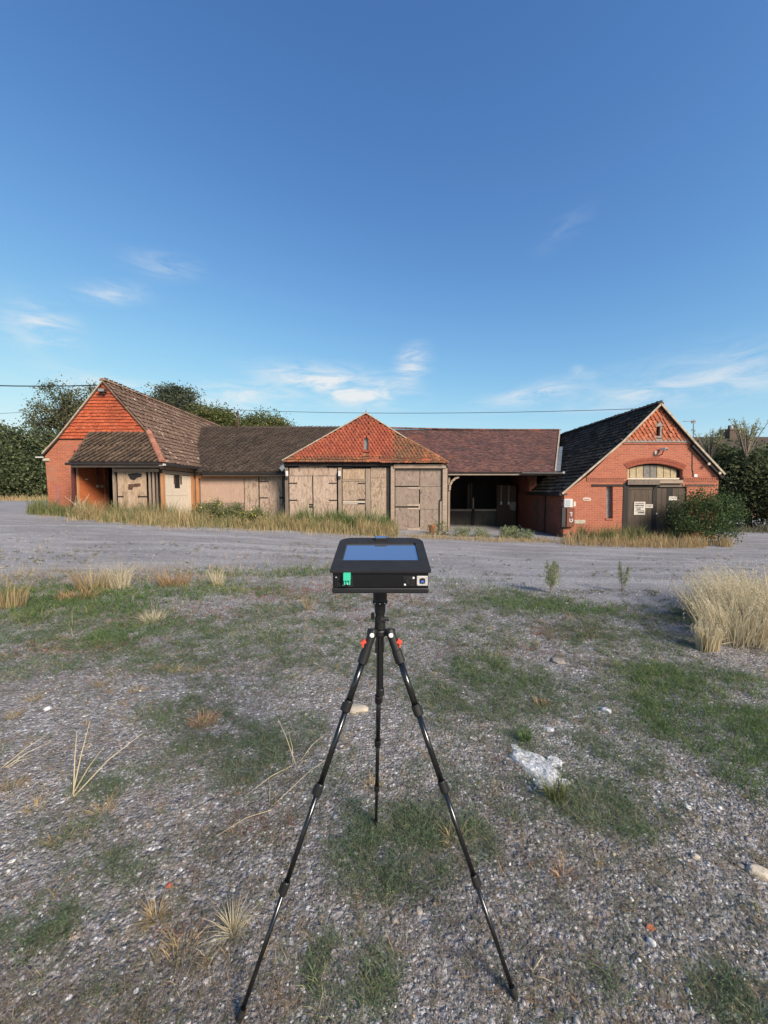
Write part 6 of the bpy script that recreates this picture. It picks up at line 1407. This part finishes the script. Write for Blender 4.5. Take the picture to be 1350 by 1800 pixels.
body = sidebody(BX - Wd + .004, BX + Wd - .004, Y0 + .006, Y1 - .006, zb0 + .0175, zb1 - .016, zt1 - .018, 'body', 'box_face', .002)
# lid: a plate with a window, rounded corners, a lip round the edge; built flat then tilted
LU = Vector((1, 0, 0)); LV = Vector((0, 1, sl)).normalized(); LN = LU.cross(LV); Ll = math.hypot(Y1 - Y0, zt1 - zb1)
LO = Vector((BX, Y0, zb1))
def lp(u, v, n_): return LO + LU * u + LV * v + LN * n_
def rrect(w0, w1, v0, v1, rf, rb, n=6):
    o = []
    for (cx, cy, r, a0) in ((w1 - rf, v0 + rf, rf, -90), (w1 - rb, v1 - rb, rb, 0), (w0 + rb, v1 - rb, rb, 90), (w0 + rf, v0 + rf, rf, 180)):
        for k in range(n + 1): a = R(a0 + 90 * k / n); o.append((cx + r * math.cos(a), cy + r * math.sin(a)))
    return o
su0, su1 = -.123, .123; sv0, sv1 = .082, .250
hole_ = [(su0, sv0), (su1, sv0), (su1, sv1), (su0, sv1)]
def slab_uv(outline, holes, n0, n1):
    rings = [outline] + holes; flat_ = [p for g in rings for p in g]; tr = tessellate_polygon([[Vector((a, b, 0)) for a, b in g] for g in rings]); n = len(flat_)
    vs = [lp(a, b, n0) for a, b in flat_] + [lp(a, b, n1) for a, b in flat_]; fs = [tuple(t) for t in tr] + [tuple(n + i for i in reversed(t)) for t in tr]; b0 = 0
    for g in rings:
        k = len(g)
        for i in range(k): fs.append((b0 + i, b0 + (i + 1) % k, n + b0 + (i + 1) % k, n + b0 + i))
        b0 += k
    return MB().add(vs, fs)
lid = slab_uv(rrect(-Wd - .004, Wd + .004, -.004, Ll + .002, .006, .045), [hole_], -.006, 0.0).build('lid', 'box_black', ib, bevel=.0022)
lid.modifiers['bevel'].limit_method = 'ANGLE'
slab_uv([(su0 - .002, sv0 - .002), (su1 + .002, sv0 - .002), (su1 + .002, sv1 + .002), (su0 - .002, sv1 + .002)], [], -.010, -.0062).build('screen', 'screen', ib)
lab = MB()
for u0, u1, v0, v1 in ((-.03, .03, Ll - .030, Ll - .004),):
    pass
slab_uv(rrect(-.023, .021, Ll - .034, Ll - .008, .003, .003, 3), [], .0, .010).build('antenna_block', 'box_black', ib, bevel=.001)
slab_uv(rrect(-.021, .019, Ll - .032, Ll - .010, .002, .002, 3), [], .0101, .0112).build('antenna_face', 'screen', ib)
# connectors on the front
FYb = Y0 + .006
def fb(name, mat, px0, py0, px1, py1, dep=.004, off=0.0, bev=0, parent=None):
    a = P(px0, py0, FYb); b = P(px1, py1, FYb)
    return MB().box(a.x, b.x, FYb - off - dep, FYb - off + .0005, b.z, a.z).build(name, mat, parent or ib, bevel=bev)
jk = fb('socket_panel', 'pvc_black', 589.5, 1013, 620.5, 1031.5, .002)
fb('socket_body', 'rubber', 592.5, 1015.5, 600.5, 1020.5, .006, 0, .001, jk); fb('socket_body', 'rubber', 592.5, 1022.5, 600.5, 1029, .006, 0, .001, jk)
def screw(px, py, r, parent, mat='screw_white'):
    a = P(px, py, FYb); MB().lathe([(r, .0), (r, .0035), (r * .6, .0048)], (a.x, FYb - .0005, a.z), 12, axis='Y').build('screw', mat, parent)
screw(591, 1014.5, .0016, jk); screw(603, 1028.5, .0018, jk)
a = P(610.5, 1011, FYb)
pg = MB(); x0, x1 = P(604.6, 1010, FYb).x, P(617, 1010, FYb).x; zt_, zm_, zl_ = P(0, 1005, FYb).z, P(0, 1018, FYb).z, P(0, 1026, FYb).z
pg.box(x0, x1, FYb - .024, FYb - .003, zm_, zt_)
for k in range(3):
    w = (x1 - x0) / 3; pg.box(x0 + k * w + .0012, x0 + (k + 1) * w - .0012, FYb - .020, FYb - .004, zl_ + (k % 2) * .002, zm_)
plug = thing('terminal_plug', 'bright green terminal plug in the left socket of the black box', 'plug', (x0, FYb, zm_)); pg.build('body', 'plug_green', plug, bevel=.0012)
MB().lathe([(.0022, 0), (.0022, .002)], ((x0 + x1) / 2 + .002, FYb - .0205, zl_ + .004), 10, axis='Y').build('screw', 'steel', plug)
dk = fb('round_socket', 'pvc_black', 709, 1012.5, 729, 1029.5, .002)
a = P(718, 1021, FYb); MB().lathe([(.0105, 0), (.0105, .004), (.0085, .0045), (.0085, .002)], (a.x, FYb - .002, a.z), 20, axis='Y').build('bezel', 'rubber', dk)
screw(726.6, 1015.5, .0034, dk); screw(711.6, 1027.3, .0034, dk)
us = fb('usb_socket', 'steel', 732.6, 1012.2, 751.6, 1029.2, .003, 0, .001)
a = P(742.4, 1020.6, FYb)
MB().lathe([(.0088, 0), (.0088, .0012)], (a.x, FYb - .003, a.z), 24, axis='Y').build('insert', 'rubber', us)
fb('usb_shell', 'rubber', 738, 1016.6, 747, 1025, .0055, 0, .0005, us); fb('usb_tongue', 'usb_blue', 739.5, 1020, 745.5, 1023, .0066, 0, 0, us)
screw(734.4, 1027.2, .0016, us, 'steel'); screw(750, 1014.4, .0016, us, 'steel')
